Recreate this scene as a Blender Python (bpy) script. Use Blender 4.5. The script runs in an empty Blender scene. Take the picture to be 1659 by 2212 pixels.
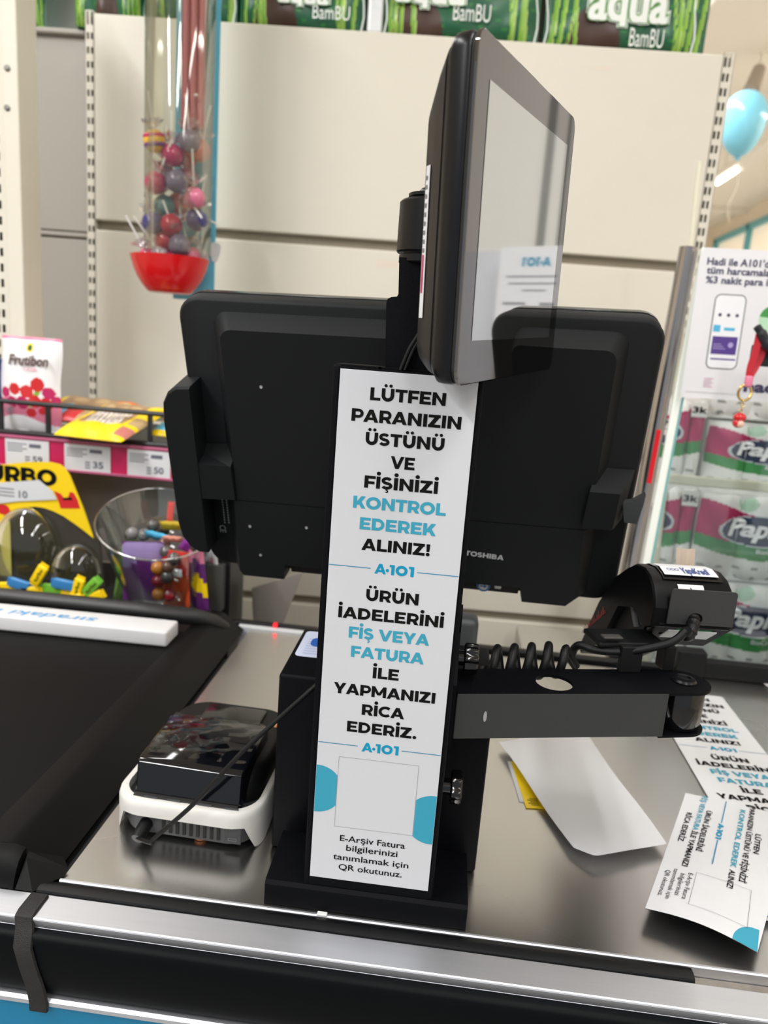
import bpy, bmesh, math, random
from mathutils import Vector, Matrix
random.seed(7)
SC = bpy.context.scene
COL = SC.collection
V = Vector
PI = math.pi

# ------------------------------------------------------------------ camera
FPX, CX, CY = 1600.0, 829.5, 1106.0
down = V((-560, 7394, FPX)).normalized()
_x = -20000.0 - CX
_l = V((_x, -(down.x*_x + down.z*FPX)/down.y, FPX)).normalized()
RX = -_l; RZ = -down; RY = RZ.cross(RX)
CAM = V((0, 0, 1.30))
cam_d = bpy.data.cameras.new('camera'); cam = bpy.data.objects.new('camera', cam_d); COL.objects.link(cam)
cam_d.sensor_fit = 'HORIZONTAL'; cam_d.sensor_width = 36.0; cam_d.lens = 36.0*FPX/1659.0
right = V((RX.x, RY.x, RZ.x)); up = -V((RX.y, RY.y, RZ.y)); back = -V((RX.z, RY.z, RZ.z))
M = Matrix.Identity(4)
for i in range(3):
    M[i][0] = right[i]; M[i][1] = up[i]; M[i][2] = back[i]; M[i][3] = CAM[i]
cam.matrix_world = M
cam_d.clip_start = 0.02; cam_d.clip_end = 60
cam_d.dof.use_dof = True; cam_d.dof.focus_distance = 0.53; cam_d.dof.aperture_fstop = 9.5
SC.camera = cam
SC.view_settings.view_transform = 'Standard'; SC.view_settings.look = 'None'
SC.view_settings.gamma = 1.0; SC.view_settings.use_curve_mapping = False
SC.view_settings.exposure = 0.25

# ------------------------------------------------------------------ world
W = bpy.data.worlds.new('world'); SC.world = W; W.use_nodes = True
W.node_tree.nodes['Background'].inputs[0].default_value = (0.93, 0.97, 1.0, 1)
W.node_tree.nodes['Background'].inputs[1].default_value = 0.42

def lin(c):
    r = []
    for x in c[:3]:
        x = x/255.0
        r.append(x/12.92 if x <= 0.04045 else ((x+0.055)/1.055)**2.4)
    return (*r, 1.0)

# unseen ceiling tube rows; rear and far ones added to brighten sign and ceiling
LAMPS = [(-1.4, .9, 10), (.6, .9, 2.5), (2.6, .9, 5), (-1.4, -1.0, 42), (.5, -1.0, 14), (2.4, -1.0, 6), (-1.4, -2.9, 34), (.5, -2.9, 25), (2.4, -2.9, 10),
         (-1.4, 3.2, 16), (.9, 3.2, 16), (2.6, 3.2, 30), (.2, 5.2, 90), (.2, 7.2, 90), (-1.8, 6.0, 40)]     # x, y, watts

# ------------------------------------------------------------------ sight lines and frames
def ray(px, py):
    d = V((px-CX, py-CY, FPX))
    return V((RX.dot(d), RY.dot(d), RZ.dot(d))).normalized()
def PY(px, py, y):
    d = ray(px, py); return CAM + d*(y/d.y)
def PZ(px, py, z):
    d = ray(px, py); return CAM + d*((z-CAM.z)/d.z)
class Fr:
    def __init__(s, o, u, v, k=1.0):
        s.k = k; s.o = V(o); s.u = V(u).normalized(); v = V(v); s.v = (v - s.u*v.dot(s.u)).normalized(); s.n = s.u.cross(s.v)
    def __call__(s, x, y, z=0.0):
        return s.o + (s.u*x + s.v*y + s.n*z)*s.k
    def hit(s, px, py, z=0.0):
        d = ray(px, py); o = s.o + s.n*z*s.k
        p = CAM + d*((o-CAM).dot(s.n)/d.dot(s.n)) - s.o
        return p.dot(s.u)/s.k, p.dot(s.v)/s.k
WORLD = Fr((0, 0, 0), (1, 0, 0), (0, 1, 0))
def upright(o, ang=0.0):
    """vertical frame, x along the counter turned by ang degrees, y up, z towards the camera"""
    a = math.radians(ang); return Fr(o, (math.cos(a), math.sin(a), 0), (0, 0, 1))

# ------------------------------------------------------------------ materials
MATS = {}
def mat(name, col, rough=0.5, metal=0.0, spec=0.5, bump=0.0, bscale=300.0, var=0.0, vscale=8.0, emit=0.0, alpha=None, trans=0.0, coat=0.0, ior=1.5, stretch=None):
    if name in MATS: return MATS[name]
    m = bpy.data.materials.new(name); m.use_nodes = True
    nt = m.node_tree; b = nt.nodes['Principled BSDF']
    c = lin(col)
    b.inputs['Base Color'].default_value = c
    b.inputs['Roughness'].default_value = rough; b.inputs['Metallic'].default_value = metal
    b.inputs['Specular IOR Level'].default_value = spec; b.inputs['IOR'].default_value = ior
    b.inputs['Coat Weight'].default_value = coat; b.inputs['Coat Roughness'].default_value = 0.05
    if trans: b.inputs['Transmission Weight'].default_value = trans
    if alpha is not None: b.inputs['Alpha'].default_value = alpha
    if emit:
        b.inputs['Emission Color'].default_value = c; b.inputs['Emission Strength'].default_value = emit
    tc = None
    def coords():
        nonlocal tc
        if tc is None:
            t = nt.nodes.new('ShaderNodeTexCoord'); tc = t.outputs['Object']
            if stretch:
                mp = nt.nodes.new('ShaderNodeMapping'); mp.inputs['Scale'].default_value = stretch
                nt.links.new(tc, mp.inputs['Vector']); tc = mp.outputs['Vector']
        return tc
    if var:
        n = nt.nodes.new('ShaderNodeTexNoise'); n.inputs['Scale'].default_value = vscale; n.inputs['Detail'].default_value = 5
        nt.links.new(coords(), n.inputs['Vector'])
        mx = nt.nodes.new('ShaderNodeMix'); mx.data_type = 'RGBA'
        mx.inputs[6].default_value = tuple(min(1, x*(1-var)) for x in c[:3])+(1,)
        mx.inputs[7].default_value = tuple(min(1, x*(1+var)) for x in c[:3])+(1,)
        nt.links.new(n.outputs['Fac'], mx.inputs['Factor']); nt.links.new(mx.outputs[2], b.inputs['Base Color'])
        mr = nt.nodes.new('ShaderNodeMapRange'); mr.inputs[3].default_value = max(0.02, rough*(1-var)); mr.inputs[4].default_value = min(1, rough*(1+var))
        nt.links.new(n.outputs['Fac'], mr.inputs[0]); nt.links.new(mr.outputs[0], b.inputs['Roughness'])
    if bump:
        n = nt.nodes.new('ShaderNodeTexNoise'); n.inputs['Scale'].default_value = bscale; n.inputs['Detail'].default_value = 3
        nt.links.new(coords(), n.inputs['Vector'])
        bp = nt.nodes.new('ShaderNodeBump'); bp.inputs['Strength'].default_value = bump; bp.inputs['Distance'].default_value = 0.001
        nt.links.new(n.outputs['Fac'], bp.inputs['Height']); nt.links.new(bp.outputs[0], b.inputs['Normal'])
    MATS[name] = m
    return m
def clearfilm(name, col=(255, 255, 255), amount=0.12, rough=0.03):
    """thin clear plastic: mostly see-through, with a glossy sheen at grazing angles"""
    if name in MATS: return MATS[name]
    m = bpy.data.materials.new(name); m.use_nodes = True; nt = m.node_tree
    for n in list(nt.nodes): nt.nodes.remove(n)
    out = nt.nodes.new('ShaderNodeOutputMaterial'); mix = nt.nodes.new('ShaderNodeMixShader')
    tr = nt.nodes.new('ShaderNodeBsdfTransparent'); tr.inputs[0].default_value = lin(col)
    gl = nt.nodes.new('ShaderNodeBsdfGlossy'); gl.inputs['Roughness'].default_value = rough; gl.inputs[0].default_value = (0.95, 0.95, 0.95, 1)
    lw = nt.nodes.new('ShaderNodeLayerWeight'); lw.inputs[0].default_value = 0.25
    ma = nt.nodes.new('ShaderNodeMath'); ma.operation = 'MULTIPLY_ADD'; ma.inputs[1].default_value = 0.6; ma.inputs[2].default_value = amount*0.3
    ma.use_clamp = True
    nt.links.new(lw.outputs['Fresnel'], ma.inputs[0]); nt.links.new(ma.outputs[0], mix.inputs[0])
    nt.links.new(tr.outputs[0], mix.inputs[1]); nt.links.new(gl.outputs[0], mix.inputs[2]); nt.links.new(mix.outputs[0], out.inputs[0])
    MATS[name] = m
    return m

BLACKM = mat('black_textured_paint', (5, 6, 10), 0.55, spec=0.11, bump=0.25, bscale=1400, var=0.12, vscale=30)
BLACKP = mat('black_plastic', (10, 11, 13), 0.45, spec=0.25, var=0.1, vscale=20)
MONB = mat('black_matte_housing', (20, 22, 24), 0.58, spec=0.2, bump=0.08, bscale=2500, var=0.1, vscale=12)
GLOSSB = mat('glossy_black_plastic', (12, 12, 14), 0.12, spec=0.6)
SATINB = mat('satin_black_plastic', (10, 11, 15), 0.3, spec=0.3)
DARKG = mat('dark_grey_plastic', (62, 64, 66), 0.5)
SIGNW = mat('sign_white', (198, 200, 205), 0.45, spec=0.35)
INK = mat('ink_black', (15, 15, 14), 0.6, spec=0.1)
TURQ = mat('ink_turquoise', (54, 150, 176), 0.45, spec=0.3)
TEAL = mat('ink_teal', (0, 140, 178), 0.45, spec=0.3)
LINEB = mat('ink_blue_line', (40, 130, 170), 0.45, spec=0.3)
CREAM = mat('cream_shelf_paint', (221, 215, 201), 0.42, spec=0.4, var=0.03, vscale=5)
CREAMD = mat('grey_cream', (166, 161, 151), 0.45, spec=0.4, var=0.03, vscale=5)  # greyer, darker tone than the main unit's cream
HOLE = mat('dark_slot', (30, 28, 26), 0.8)
PAPER = mat('white_paper', (210, 211, 214), 0.65, spec=0.25, var=0.02, vscale=60)
WHITEP = mat('white_plastic', (208, 206, 201), 0.4, spec=0.45, var=0.03, vscale=20)
ALU = mat('brushed_aluminium', (214, 216, 222), 0.5, metal=1.0, var=0.05, vscale=12, stretch=(.6, 30, 30))
CHROME = mat('chrome', (225, 225, 228), 0.1, metal=1.0)
RUBBER = mat('black_rubber', (12, 13, 15), 0.45, spec=0.3, bump=0.08, bscale=900)
BLUEP = mat('blue_panel', (8, 118, 160), 0.4, spec=0.4, var=0.03, vscale=6)
YEL = mat('print_yellow', (250, 212, 15), 0.4)
GREY = mat('print_grey', (120, 120, 124), 0.5)
LGREY = mat('light_grey', (188, 190, 192), 0.5)
RED = mat('print_red', (205, 35, 40), 0.35)
MAG = mat('print_magenta', (190, 28, 92), 0.4)
NAVY = mat('print_navy', (40, 50, 78), 0.4)
GRN = mat('print_green', (66, 150, 74), 0.4)
DGRN = mat('print_dark_green', (28, 92, 60), 0.35)
LGRN = mat('print_light_green', (128, 178, 60), 0.35)
BROWN = mat('print_brown', (72, 48, 36), 0.4)
ORANGE = mat('print_orange', (226, 116, 36), 0.4)
PINK = mat('print_pink', (228, 130, 160), 0.4)
PURP = mat('print_purple', (104, 42, 120), 0.35)
SKYB = mat('print_sky_blue', (80, 180, 220), 0.4)
VIOL = mat('print_violet', (86, 62, 140), 0.4)
FILM = clearfilm('clear_plastic_film')
ACRYL = clearfilm('clear_acrylic', (246, 250, 250), 0.2)

# ------------------------------------------------------------------ mesh builder
class MB:
    def __init__(s): s.v = []; s.f = []; s.m = []
    def add(s, vs, fs, mi=0):
        b = len(s.v); s.v += [V(x) for x in vs]
        for f in fs: s.f.append([b+i for i in f]); s.m.append(mi)
        return s
    def box(s, lo, hi, F=WORLD, mi=0):
        x0, y0, z0 = lo; x1, y1, z1 = hi
        vs = [F(x, y, z) for z in (z0, z1) for x, y in ((x0, y0), (x1, y0), (x1, y1), (x0, y1))]
        return s.add(vs, [(3, 2, 1, 0), (4, 5, 6, 7), (0, 1, 5, 4), (1, 2, 6, 5), (2, 3, 7, 6), (3, 0, 4, 7)], mi)
    def rbox(s, lo, hi, r, F=WORLD, mi=0, seg=3):
        bm = bmesh.new(); bmesh.ops.create_cube(bm, size=1)
        c = [(a+b)/2 for a, b in zip(lo, hi)]; d = [b-a for a, b in zip(lo, hi)]
        for v in bm.verts: v.co = V([c[i]+v.co[i]*d[i] for i in range(3)])
        bmesh.ops.bevel(bm, geom=list(bm.edges), offset=min(r, min(d)*0.49), segments=seg, profile=0.5, affect='EDGES')
        bm.verts.index_update()
        s.add([F(*v.co) for v in bm.verts], [[v.index for v in f.verts] for f in bm.faces], mi); bm.free()
        return s
    def prism(s, pts, z0, z1, F=WORLD, mi=0):
        n = len(pts)
        vs = [F(x, y, z0) for x, y in pts]+[F(x, y, z1) for x, y in pts]
        fs = [list(range(n))[::-1], list(range(n, 2*n))]+[(i, (i+1) % n, n+(i+1) % n, n+i) for i in range(n)]
        return s.add(vs, fs, mi)
    def loft(s, rings, cap=True, mi=0, closed=True):
        n = len(rings[0]); vs = [p for r in rings for p in r]; fs = []
        for k in range(len(rings)-1):
            for i in range(n if closed else n-1):
                j = (i+1) % n; fs.append((k*n+i, k*n+j, (k+1)*n+j, (k+1)*n+i))
        if cap:
            fs.append(list(range(n))[::-1]); fs.append([(len(rings)-1)*n+i for i in range(n)])
        return s.add(vs, fs, mi)
    def tube(s, pts, r, seg=10, mi=0, cap=True):
        pts = [V(p) for p in pts]; rings = []; prev = None
        for i, p in enumerate(pts):
            t = (pts[min(i+1, len(pts)-1)]-pts[max(i-1, 0)]).normalized()
            if prev is None:
                a = t.cross(V((0, 0, 1)))
                if a.length < 0.1: a = t.cross(V((1, 0, 0)))
            else: a = prev - t*prev.dot(t)
            a.normalize(); prev = a; b = t.cross(a)
            rr = r[i] if isinstance(r, (list, tuple)) else r
            rings.append([p+(a*math.cos(2*PI*k/seg)+b*math.sin(2*PI*k/seg))*rr for k in range(seg)])
        return s.loft(rings, cap, mi)
    def cyl(s, p0, p1, r, seg=24, mi=0, r1=None):
        return s.tube([p0, p1], [r, r if r1 is None else r1], seg, mi)
    def lathe(s, prof, F=WORLD, seg=32, mi=0, cap=True, squash=1.0):
        """prof: (radius, height along F.n)"""
        return s.loft([[F(r*math.cos(2*PI*k/seg), r*squash*math.sin(2*PI*k/seg), z) for k in range(seg)] for r, z in prof], cap, mi)
    def ball(s, c, r, seg=16, mi=0, sc=(1, 1, 1)):
        n = seg//2
        rings = [[V((c[0]+r*sc[0]*math.sin(PI*j/n)*math.cos(2*PI*k/seg), c[1]+r*sc[1]*math.sin(PI*j/n)*math.sin(2*PI*k/seg), c[2]+r*sc[2]*math.cos(PI*j/n))) for k in range(seg)] for j in [0.05]+list(range(1, n))+[n-0.05]]
        return s.loft(rings, True, mi)
    def grid(s, fn, nu, nv, mif=None):
        vs = [fn(i/nu, j/nv) for j in range(nv+1) for i in range(nu+1)]
        b = len(s.v); s.v += [V(x) for x in vs]
        for j in range(nv):
            for i in range(nu):
                a = b+j*(nu+1)+i; s.f.append([a, a+1, a+nu+2, a+nu+1]); s.m.append(mif((i+.5)/nu, (j+.5)/nv) if mif else 0)
        return s
    def flat(s, polys, F, z=0.0, mi=0):
        for i, p in enumerate(polys): s.add([F(x, y, z+(i % 97)*1.5e-6) for x, y in p], [list(range(len(p)))], mi)
        return s
    def build(s, name, mats, parent=None, smooth=None, recalc=True, local=False):
        me = bpy.data.meshes.new(name); me.from_pydata(s.v, [], s.f)
        for m in (mats if isinstance(mats, (list, tuple)) else [mats]): me.materials.append(m)
        me.polygons.foreach_set('material_index', s.m)
        if recalc:
            bm = bmesh.new(); bm.from_mesh(me); bmesh.ops.recalc_face_normals(bm, faces=bm.faces); bm.to_mesh(me); bm.free()
        if smooth:
            me.polygons.foreach_set('use_smooth', [True]*len(me.polygons)); me.set_sharp_from_angle(angle=math.radians(smooth))
        me.update()
        o = bpy.data.objects.new(name, me); COL.objects.link(o)
        if parent:
            o.parent = parent
            if not local and parent.type == 'EMPTY': o.location = -parent.location
        return o

def thing(name, label, cat, loc, group=None):
    o = bpy.data.objects.new(name, None); COL.objects.link(o); o.location = V(loc); o.empty_display_size = 0.02
    o['label'] = label; o['category'] = cat
    if group: o['group'] = group
    return o
def tag(o, label, cat, group=None):
    o['label'] = label; o['category'] = cat
    if group: o['group'] = group
    return o
def struct(o): o['kind'] = 'structure'; return o
def rr(w, h, r, n=6, cx=0.0, cy=0.0):
    p = []
    for sx, sy, a in ((1, 1, 0), (-1, 1, 90), (-1, -1, 180), (1, -1, 270)):
        for k in range(n+1):
            t = math.radians(a+90*k/n); p.append((cx+sx*(w/2-r)+r*math.cos(t), cy+sy*(h/2-r)+r*math.sin(t)))
    return p
def rect(x0, y0, x1, y1): return [(x0, y0), (x1, y0), (x1, y1), (x0, y1)]
def disc(cx, cy, r, n=28, ry=None): return [(cx+r*math.cos(2*PI*k/n), cy+(ry or r)*math.sin(2*PI*k/n)) for k in range(n)]
def ring2(cx, cy, r0, r1, n=28, ky=1.0):
    return [[(cx+r*math.cos(t), cy+ky*r*math.sin(t)) for r, t in ((r0, 2*PI*k/n), (r1, 2*PI*k/n), (r1, 2*PI*(k+1)/n), (r0, 2*PI*(k+1)/n))] for k in range(n)]
def spline(pts, n=8):
    pts = [V(p) for p in pts]; out = []
    for i in range(len(pts)-1):
        p0 = pts[max(i-1, 0)]; p1 = pts[i]; p2 = pts[i+1]; p3 = pts[min(i+2, len(pts)-1)]
        for k in range(n):
            t = k/n; out.append(0.5*((2*p1)+(p2-p0)*t+(2*p0-5*p1+4*p2-p3)*t*t+(3*p1-p0-3*p2+p3)*t**3))
    out.append(pts[-1]); return out

# ------------------------------------------------------------------ lettering
def para(xb, xt, w, y0=0.0, y1=1.0): return [(xb, y0), (xb+w, y0), (xt+w, y1), (xt, y1)]
def ribbon(pts, w):
    q = []; n = len(pts)
    for i in range(n):
        a = V(pts[max(i-1, 0)]); b = V(pts[min(i+1, n-1)]); t = (b-a).normalized(); q.append((V(pts[i])+V((-t.y, t.x))*w/2, V(pts[i])-V((-t.y, t.x))*w/2))
    return [[tuple(q[i][0]), tuple(q[i][1]), tuple(q[i+1][1]), tuple(q[i+1][0])] for i in range(n-1)]
def arcp(cx, cy, rx, ry, a0, a1, n=18):
    return [(cx+rx*math.cos(math.radians(a0+(a1-a0)*k/n)), cy+ry*math.sin(math.radians(a0+(a1-a0)*k/n))) for k in range(n+1)]
SW, BW = 0.285, 0.23
def _glyphs():
    st = rect(0, 0, SW, 1); g = {}
    bar = lambda y0, y1, w: rect(0, y0, w, y1)
    bowl = ribbon([(0.1, .885), (.5, .885)]+arcp(.5, .635, .265, .25, 89, -89)+[(.5, .385), (.1, .385)], BW)
    g['L'] = ([st, bar(0, BW, .77)], .77)
    g['T'] = ([bar(1-BW, 1, .89), rect(.445-SW/2, 0, .445+SW/2, 1)], .89)
    g['F'] = ([st, bar(1-BW, 1, .80), bar(.33, .55, .73)], .80)
    g['E'] = ([st, bar(1-BW, 1, .81), bar(.395, .60, .74), bar(0, BW, .83)], .83)
    g['N'] = ([st, rect(.71, 0, .995, 1), para(.735, 0, .26)], .995)
    g['P'] = ([st]+bowl, .88)
    g['R'] = ([st]+bowl+[para(.60, .38, .31, 0, .37)], .91)
    g['A'] = ([para(0, .41, .285), para(.825, .415, .285), rect(.2, .18, .9, .375)], 1.11)
    g['Z'] = ([bar(1-BW, 1, .87), bar(0, BW, .90), para(.0, .49, .37, .12, .88)], .90)
    g['I'] = ([st], SW)
    g['İ'] = ([st, disc(SW/2, 1.235, .155)], SW)
    S = ribbon(arcp(.40, .70, .28, .19, 28, 262)+arcp(.40, .30, .30, .19, 82, -155), .235)
    g['S'] = (S, .82)
    g['Ş'] = (S+[rect(.35, -.12, .45, .02)]+ribbon(arcp(.41, -.165, .09, .08, 80, -130), .09), .82)
    U = ribbon([(.1425, 1), (.1425, .47)]+arcp(.475, .46, .3325, .345, 180, 360)+[(.8075, .47), (.8075, 1)], .275)
    g['U'] = (U, .95); g['Ü'] = (U+[disc(.29, 1.21, .125), disc(.66, 1.21, .125)], .95)
    g['V'] = ([para(.42, 0, .285), para(.42, .83, .285)], 1.115)
    g['K'] = ([st, para(.12, .60, .35, .28, 1), para(.66, .30, .32, 0, .6)], .98)
    g['O'] = (ring2(.575, .5, .30, .575, 36, .895), 1.15)
    g['D'] = ([st]+ribbon([(.1, .877), (.43, .877)]+arcp(.43, .5, .40, .377, 89, -89)+[(.43, .123), (.1, .123)], .246), .955)
    g['Y'] = ([rect(.37, 0, .655, .42), para(.365, 0, .30, .33, 1), para(.36, .725, .30, .33, 1)], 1.025)
    g['M'] = ([rect(0, 0, .27, 1), rect(.93, 0, 1.2, 1), para(.47, 0, .26, .2, 1), para(.47, .94, .26, .2, 1)], 1.2)
    g['C'] = (ribbon(arcp(.56, .5, .44, .385, 46, 314, 26), .25), .95)
    g['H'] = ([st, rect(.71, 0, .995, 1), rect(.1, .39, .9, .61)], .995)
    g['B'] = ([st]+ribbon([(.1, .89), (.48, .89)]+arcp(.48, .705, .23, .185, 89, -89)+[(.48, .52), (.1, .52)], .215)+ribbon([(.1, .5), (.53, .5)]+arcp(.53, .305, .24, .195, 89, -89)+[(.53, .11), (.1, .11)], .215), .89)
    g['1'] = ([rect(.19, 0, .50, 1), rect(0, .77, .35, 1)], .50)
    g['0'] = (ring2(.57, .5, .28, .58, 36, .88), 1.14)
    g['·'] = ([disc(.15, .40, .165)], .30)
    g['!'] = ([[(.0, 1), (.29, 1), (.25, .36), (.04, .36)], disc(.145, .13, .15)], .29)
    g['.'] = ([disc(.15, .14, .15)], .30)
    g['-'] = ([rect(0, .36, .4, .55)], .4)
    g[' '] = ([], .26)
    return g
GLY = _glyphs()
SIDE = {'A': (0, 0), 'V': (0, 0), 'Y': (0, 0), 'T': (.01, .01), 'O': (.03, .03), 'C': (.03, .02), 'S': (.02, .03), 'Ş': (.02, .03), 'Z': (.03, .03), 'L': (.06, 0), 'P': (.06, .0), 'R': (.06, .01), 'K': (.06, 0), 'F': (.06, .0), 'E': (.06, .03), '·': (-.02, -.02)}
def caps(s, x0, x1, y, cap):
    """bold capitals from x0 to x1 on baseline y"""
    adv = []; x = 0.0; polys = []
    for i, ch in enumerate(s):
        ps, w = GLY[ch]; l, r = SIDE.get(ch, (.06, .06))
        if i: x += l
        adv.append((x, ps)); x += w+(r if i < len(s)-1 else 0)
    k = (x1-x0)/x
    for ox, ps in adv:
        for p in ps: polys.append([(x0+(ox+a)*k, y+b*cap) for a, b in p])
    return polys
_fc = {}
def script_text(s, x0, x1, y, h=None, bold=0.0, shear=0.0, tail=1.0):
    """ordinary lettering fitted between x0 and x1; h is the height of a capital"""
    key = (s, bold, shear)
    if key not in _fc:
        cu = bpy.data.curves.new('lettering', 'FONT'); cu.body = s; cu.size = 1.0; cu.offset = bold; cu.shear = shear; cu.resolution_u = 3
        ob = bpy.data.objects.new('lettering', cu); COL.objects.link(ob)
        dg = bpy.context.evaluated_depsgraph_get(); me = bpy.data.meshes.new_from_object(ob.evaluated_get(dg))
        _fc[key] = [[(me.vertices[i].co.x, me.vertices[i].co.y) for i in p.vertices] for p in me.polygons]
        bpy.data.objects.remove(ob); bpy.data.curves.remove(cu); bpy.data.meshes.remove(me)
    ps = _fc[key]
    if not ps: return []
    a = min(q[0] for p in ps for q in p); b = max(q[0] for p in ps for q in p)
    k = (x1-x0)/(b-a); ky = k if h is None else h/0.72
    return [[(x0+(q[0]-a)*k, y+(q[1] if q[1] > 0 else q[1]*tail)*ky) for q in p] for p in ps]

# ================================================================== the setting
CEIL = 3.1
CEILM = mat('ceiling_panel', (240, 232, 219), 0.7, var=0.03, vscale=2)
WALLM = mat('wall_paint', (228, 216, 196), 0.6, var=0.02, vscale=2)
FLOORM = mat('floor_tile', (150, 147, 143), 0.25, var=0.08, vscale=3)
struct(MB().box((-3.5, -3, -0.1), (3, 10.5, 0)).build('floor', FLOORM))
struct(MB().box((-3.5, -3, CEIL), (3, 10.5, CEIL+.1)).build('ceiling', CEILM))
struct(MB().box((-3.6, 10.5, -.1), (3.1, 10.6, CEIL+.1)).build('wall_back', WALLM))
struct(MB().box((-3.6, -3, -.1), (-3.5, 10.5, CEIL+.1)).build('wall_left', WALLM))
# right wall with a high teal-framed window
mb = MB()
mb.box((3, -3, -.1), (3.1, 7.0, CEIL+.1)); mb.box((3, 9.75, -.1), (3.1, 10.5, CEIL+.1)); mb.box((3, 7.0, -.1), (3.1, 9.75, 2.0)); mb.box((3, 7.0, 2.92), (3.1, 9.75, CEIL+.1))
struct(mb.build('wall_right', WALLM))
TEALF = mat('teal_window_frame', (96, 172, 182), 0.45)
mb = MB()
for y in (7.0, 7.75, 8.66, 9.7): mb.box((2.97, y, 2.0), (3.06, y+.06, 2.92))
mb.box((2.97, 7.0, 2.86), (3.06, 9.76, 2.92)); mb.box((2.97, 7.0, 2.0), (3.06, 9.76, 2.06))
w1 = struct(mb.build('window_1', TEALF))
MB().box((3.02, 7.03, 2.03), (3.025, 9.73, 2.89)).build('pane', mat('glowing_pane', (240, 226, 204), 0.5, emit=0.35), w1)  # pane glows to stand in for the daylight outside
for i, y in enumerate((1.6, 4.0, 6.4, 8.8)):
    struct(MB().box((-3.5, y, CEIL-.05), (3, y+.12, CEIL)).build('trim_%d' % (i+1), CEILM))
struct(MB().rbox((.86, 1.78, 0), (1.75, 2.1, CEIL), .01).build('mirrored_wall', mat('mirrored_wall_paint', (236, 234, 230), .6)))  # unseen pale block added for the display to mirror as a shelf wall

STRIPG = mat('mirrored_grey_strip', (140, 140, 138), .5)  # unseen grey strips added as dark upright lines in the display's reflection
for i, (x, w) in enumerate(((.925, .012), (.955, .006), (1.005, .022))):
    struct(MB().rbox((x, 1.772, 0), (x+w, 1.7815, CEIL), .002).build('trim_%d' % (i+5), STRIPG))

# ------------------------------------------------------------------ ceiling lights
FIXT = mat('white_fixture', (232, 226, 214), 0.4)
TUBE = mat('lit_tube', (255, 250, 240), 0.4, emit=12.0)
def lamp_fixture(x, y0, y1, label, watts=30):
    t = thing('ceiling_light', label, 'light', (x, (y0+y1)/2, CEIL-.25), 'ceiling tube lights')
    b = MB(); b.rbox((x-.06, y0, CEIL-.25), (x+.06, y1, CEIL-.19), .01)
    for y in (y0+.15, y1-.15): b.cyl((x, y, CEIL-.2), (x, y, CEIL), .006, 8)
    b.build('housing', FIXT, t)
    MB().cyl((x, (y0+.02 if watts > 1 else y1-.45), CEIL-.262), (x, y1-.02, CEIL-.262), .013, 12).build('tube', TUBE, t)
    l = bpy.data.lights.new('tube_light', 'AREA'); l.shape = 'RECTANGLE'; l.size = .14; l.size_y = y1-y0-.04
    l.energy = watts; l.color = (.985, .99, 1.0)
    o = bpy.data.objects.new('tube_light', l); COL.objects.link(o); o.parent = t; o.location = (0, 0, -.03)
    return t
for x, y, w in LAMPS:
    lamp_fixture(x, y, y+1.5, 'white ceiling tube light out of view, added to light the shop', w)
lamp_fixture(1.99, 5.1, 6.7, 'white ceiling tube light hanging below the blue balloon', 1)
# ceiling spotlight above the balloon
t = thing('ceiling_spotlight', 'small grey spotlight fixed under the ceiling above the blue balloon', 'spotlight', (1.72, 4.75, 2.9))
p = PY(1640, 150, 4.8); q = PY(1622, 198, 4.7)
MB().cyl(p, q, .035, 16, r1=.045).build('lamp_head', mat('grey_spot', (170, 160, 148), .5), t, smooth=40)
MB().cyl(p, (p.x, p.y, CEIL), .008, 8).build('stem', FIXT, t)

# ------------------------------------------------------------------ balloon
c = PY(1606, 262, 4.0)
t = thing('balloon', 'light blue balloon floating below the ceiling at right', 'balloon', c)
BALM = mat('balloon_rubber', (126, 200, 224), 0.2, spec=.6, trans=0.0)
prof = []
for k in range(19):
    a = PI*k/18; z = math.cos(a); r = math.sin(a)
    prof.append((max(.002, .104*r*(1+.12*z)), .135*z if z > 0 else .16*z))
MB().lathe(prof, Fr(c, (1, 0, 0), (0, 1, 0)), 28).build('balloon_body', BALM, t, smooth=60)
MB().lathe([(.004, -.158), (.012, -.165), (.014, -.172), (.006, -.174)], Fr(c, (1, 0, 0), (0, 1, 0)), 12).build('knot', BALM, t, smooth=60)
MB().tube(spline([c+V((0, 0, -.17)), c+V((.02, 0, -.28)), c+V((-.005, 0, -.38)), c+V((.01, 0, -.46))]), .0014, 6).build('string', mat('string_white', (214, 200, 180), .6), t)

# ================================================================== shelving behind the till
GA = 3.2
G = upright((-.758, 1.55, 0), GA)           # face plane of the till wall shelving
def slotted(b, F, x0, x1, y0, y1, cols, pitch, h, z0, z1, wcol):
    """a steel upright with two rows of punched slots, seen from the front"""
    b.box((x0, y0, z0-.03), (x1, y1, z0-.008), F, 1)
    b.box((x0, y0, z0-.03), (x0+.0015, y1, z1), F); b.box((x1-.0015, y0, z0-.03), (x1, y1, z1), F)
    xs = [x0]
    for c in cols: xs += [c-wcol/2, c+wcol/2]
    xs.append(x1)
    for i in range(0, len(xs), 2): b.box((xs[i], y0, z1-.0015), (xs[i+1], y1, z1), F)
    n = int((y1-y0)/pitch)
    for c in cols:
        for k in range(n+1):
            ya = y1-k*pitch-(pitch-h); yb = y1-k*pitch
            if k == 0: ya = yb-.002
            b.box((c-wcol/2, max(ya, y0), z1-.0015), (c+wcol/2, yb, z1), F)
u = thing('shelving_unit', 'tall cream shelving unit with slotted uprights behind the till monitor', 'shelving', G(.6, 0))
xa, yt = G.hit(205, 30); xb, yt2 = G.hit(1562, 121); _, yg = G.hit(400, 489)
yt = (yt+yt2)/2
ys = [yt, yg, yg-.385, yg-.77, yg-1.155, .1]
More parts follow.
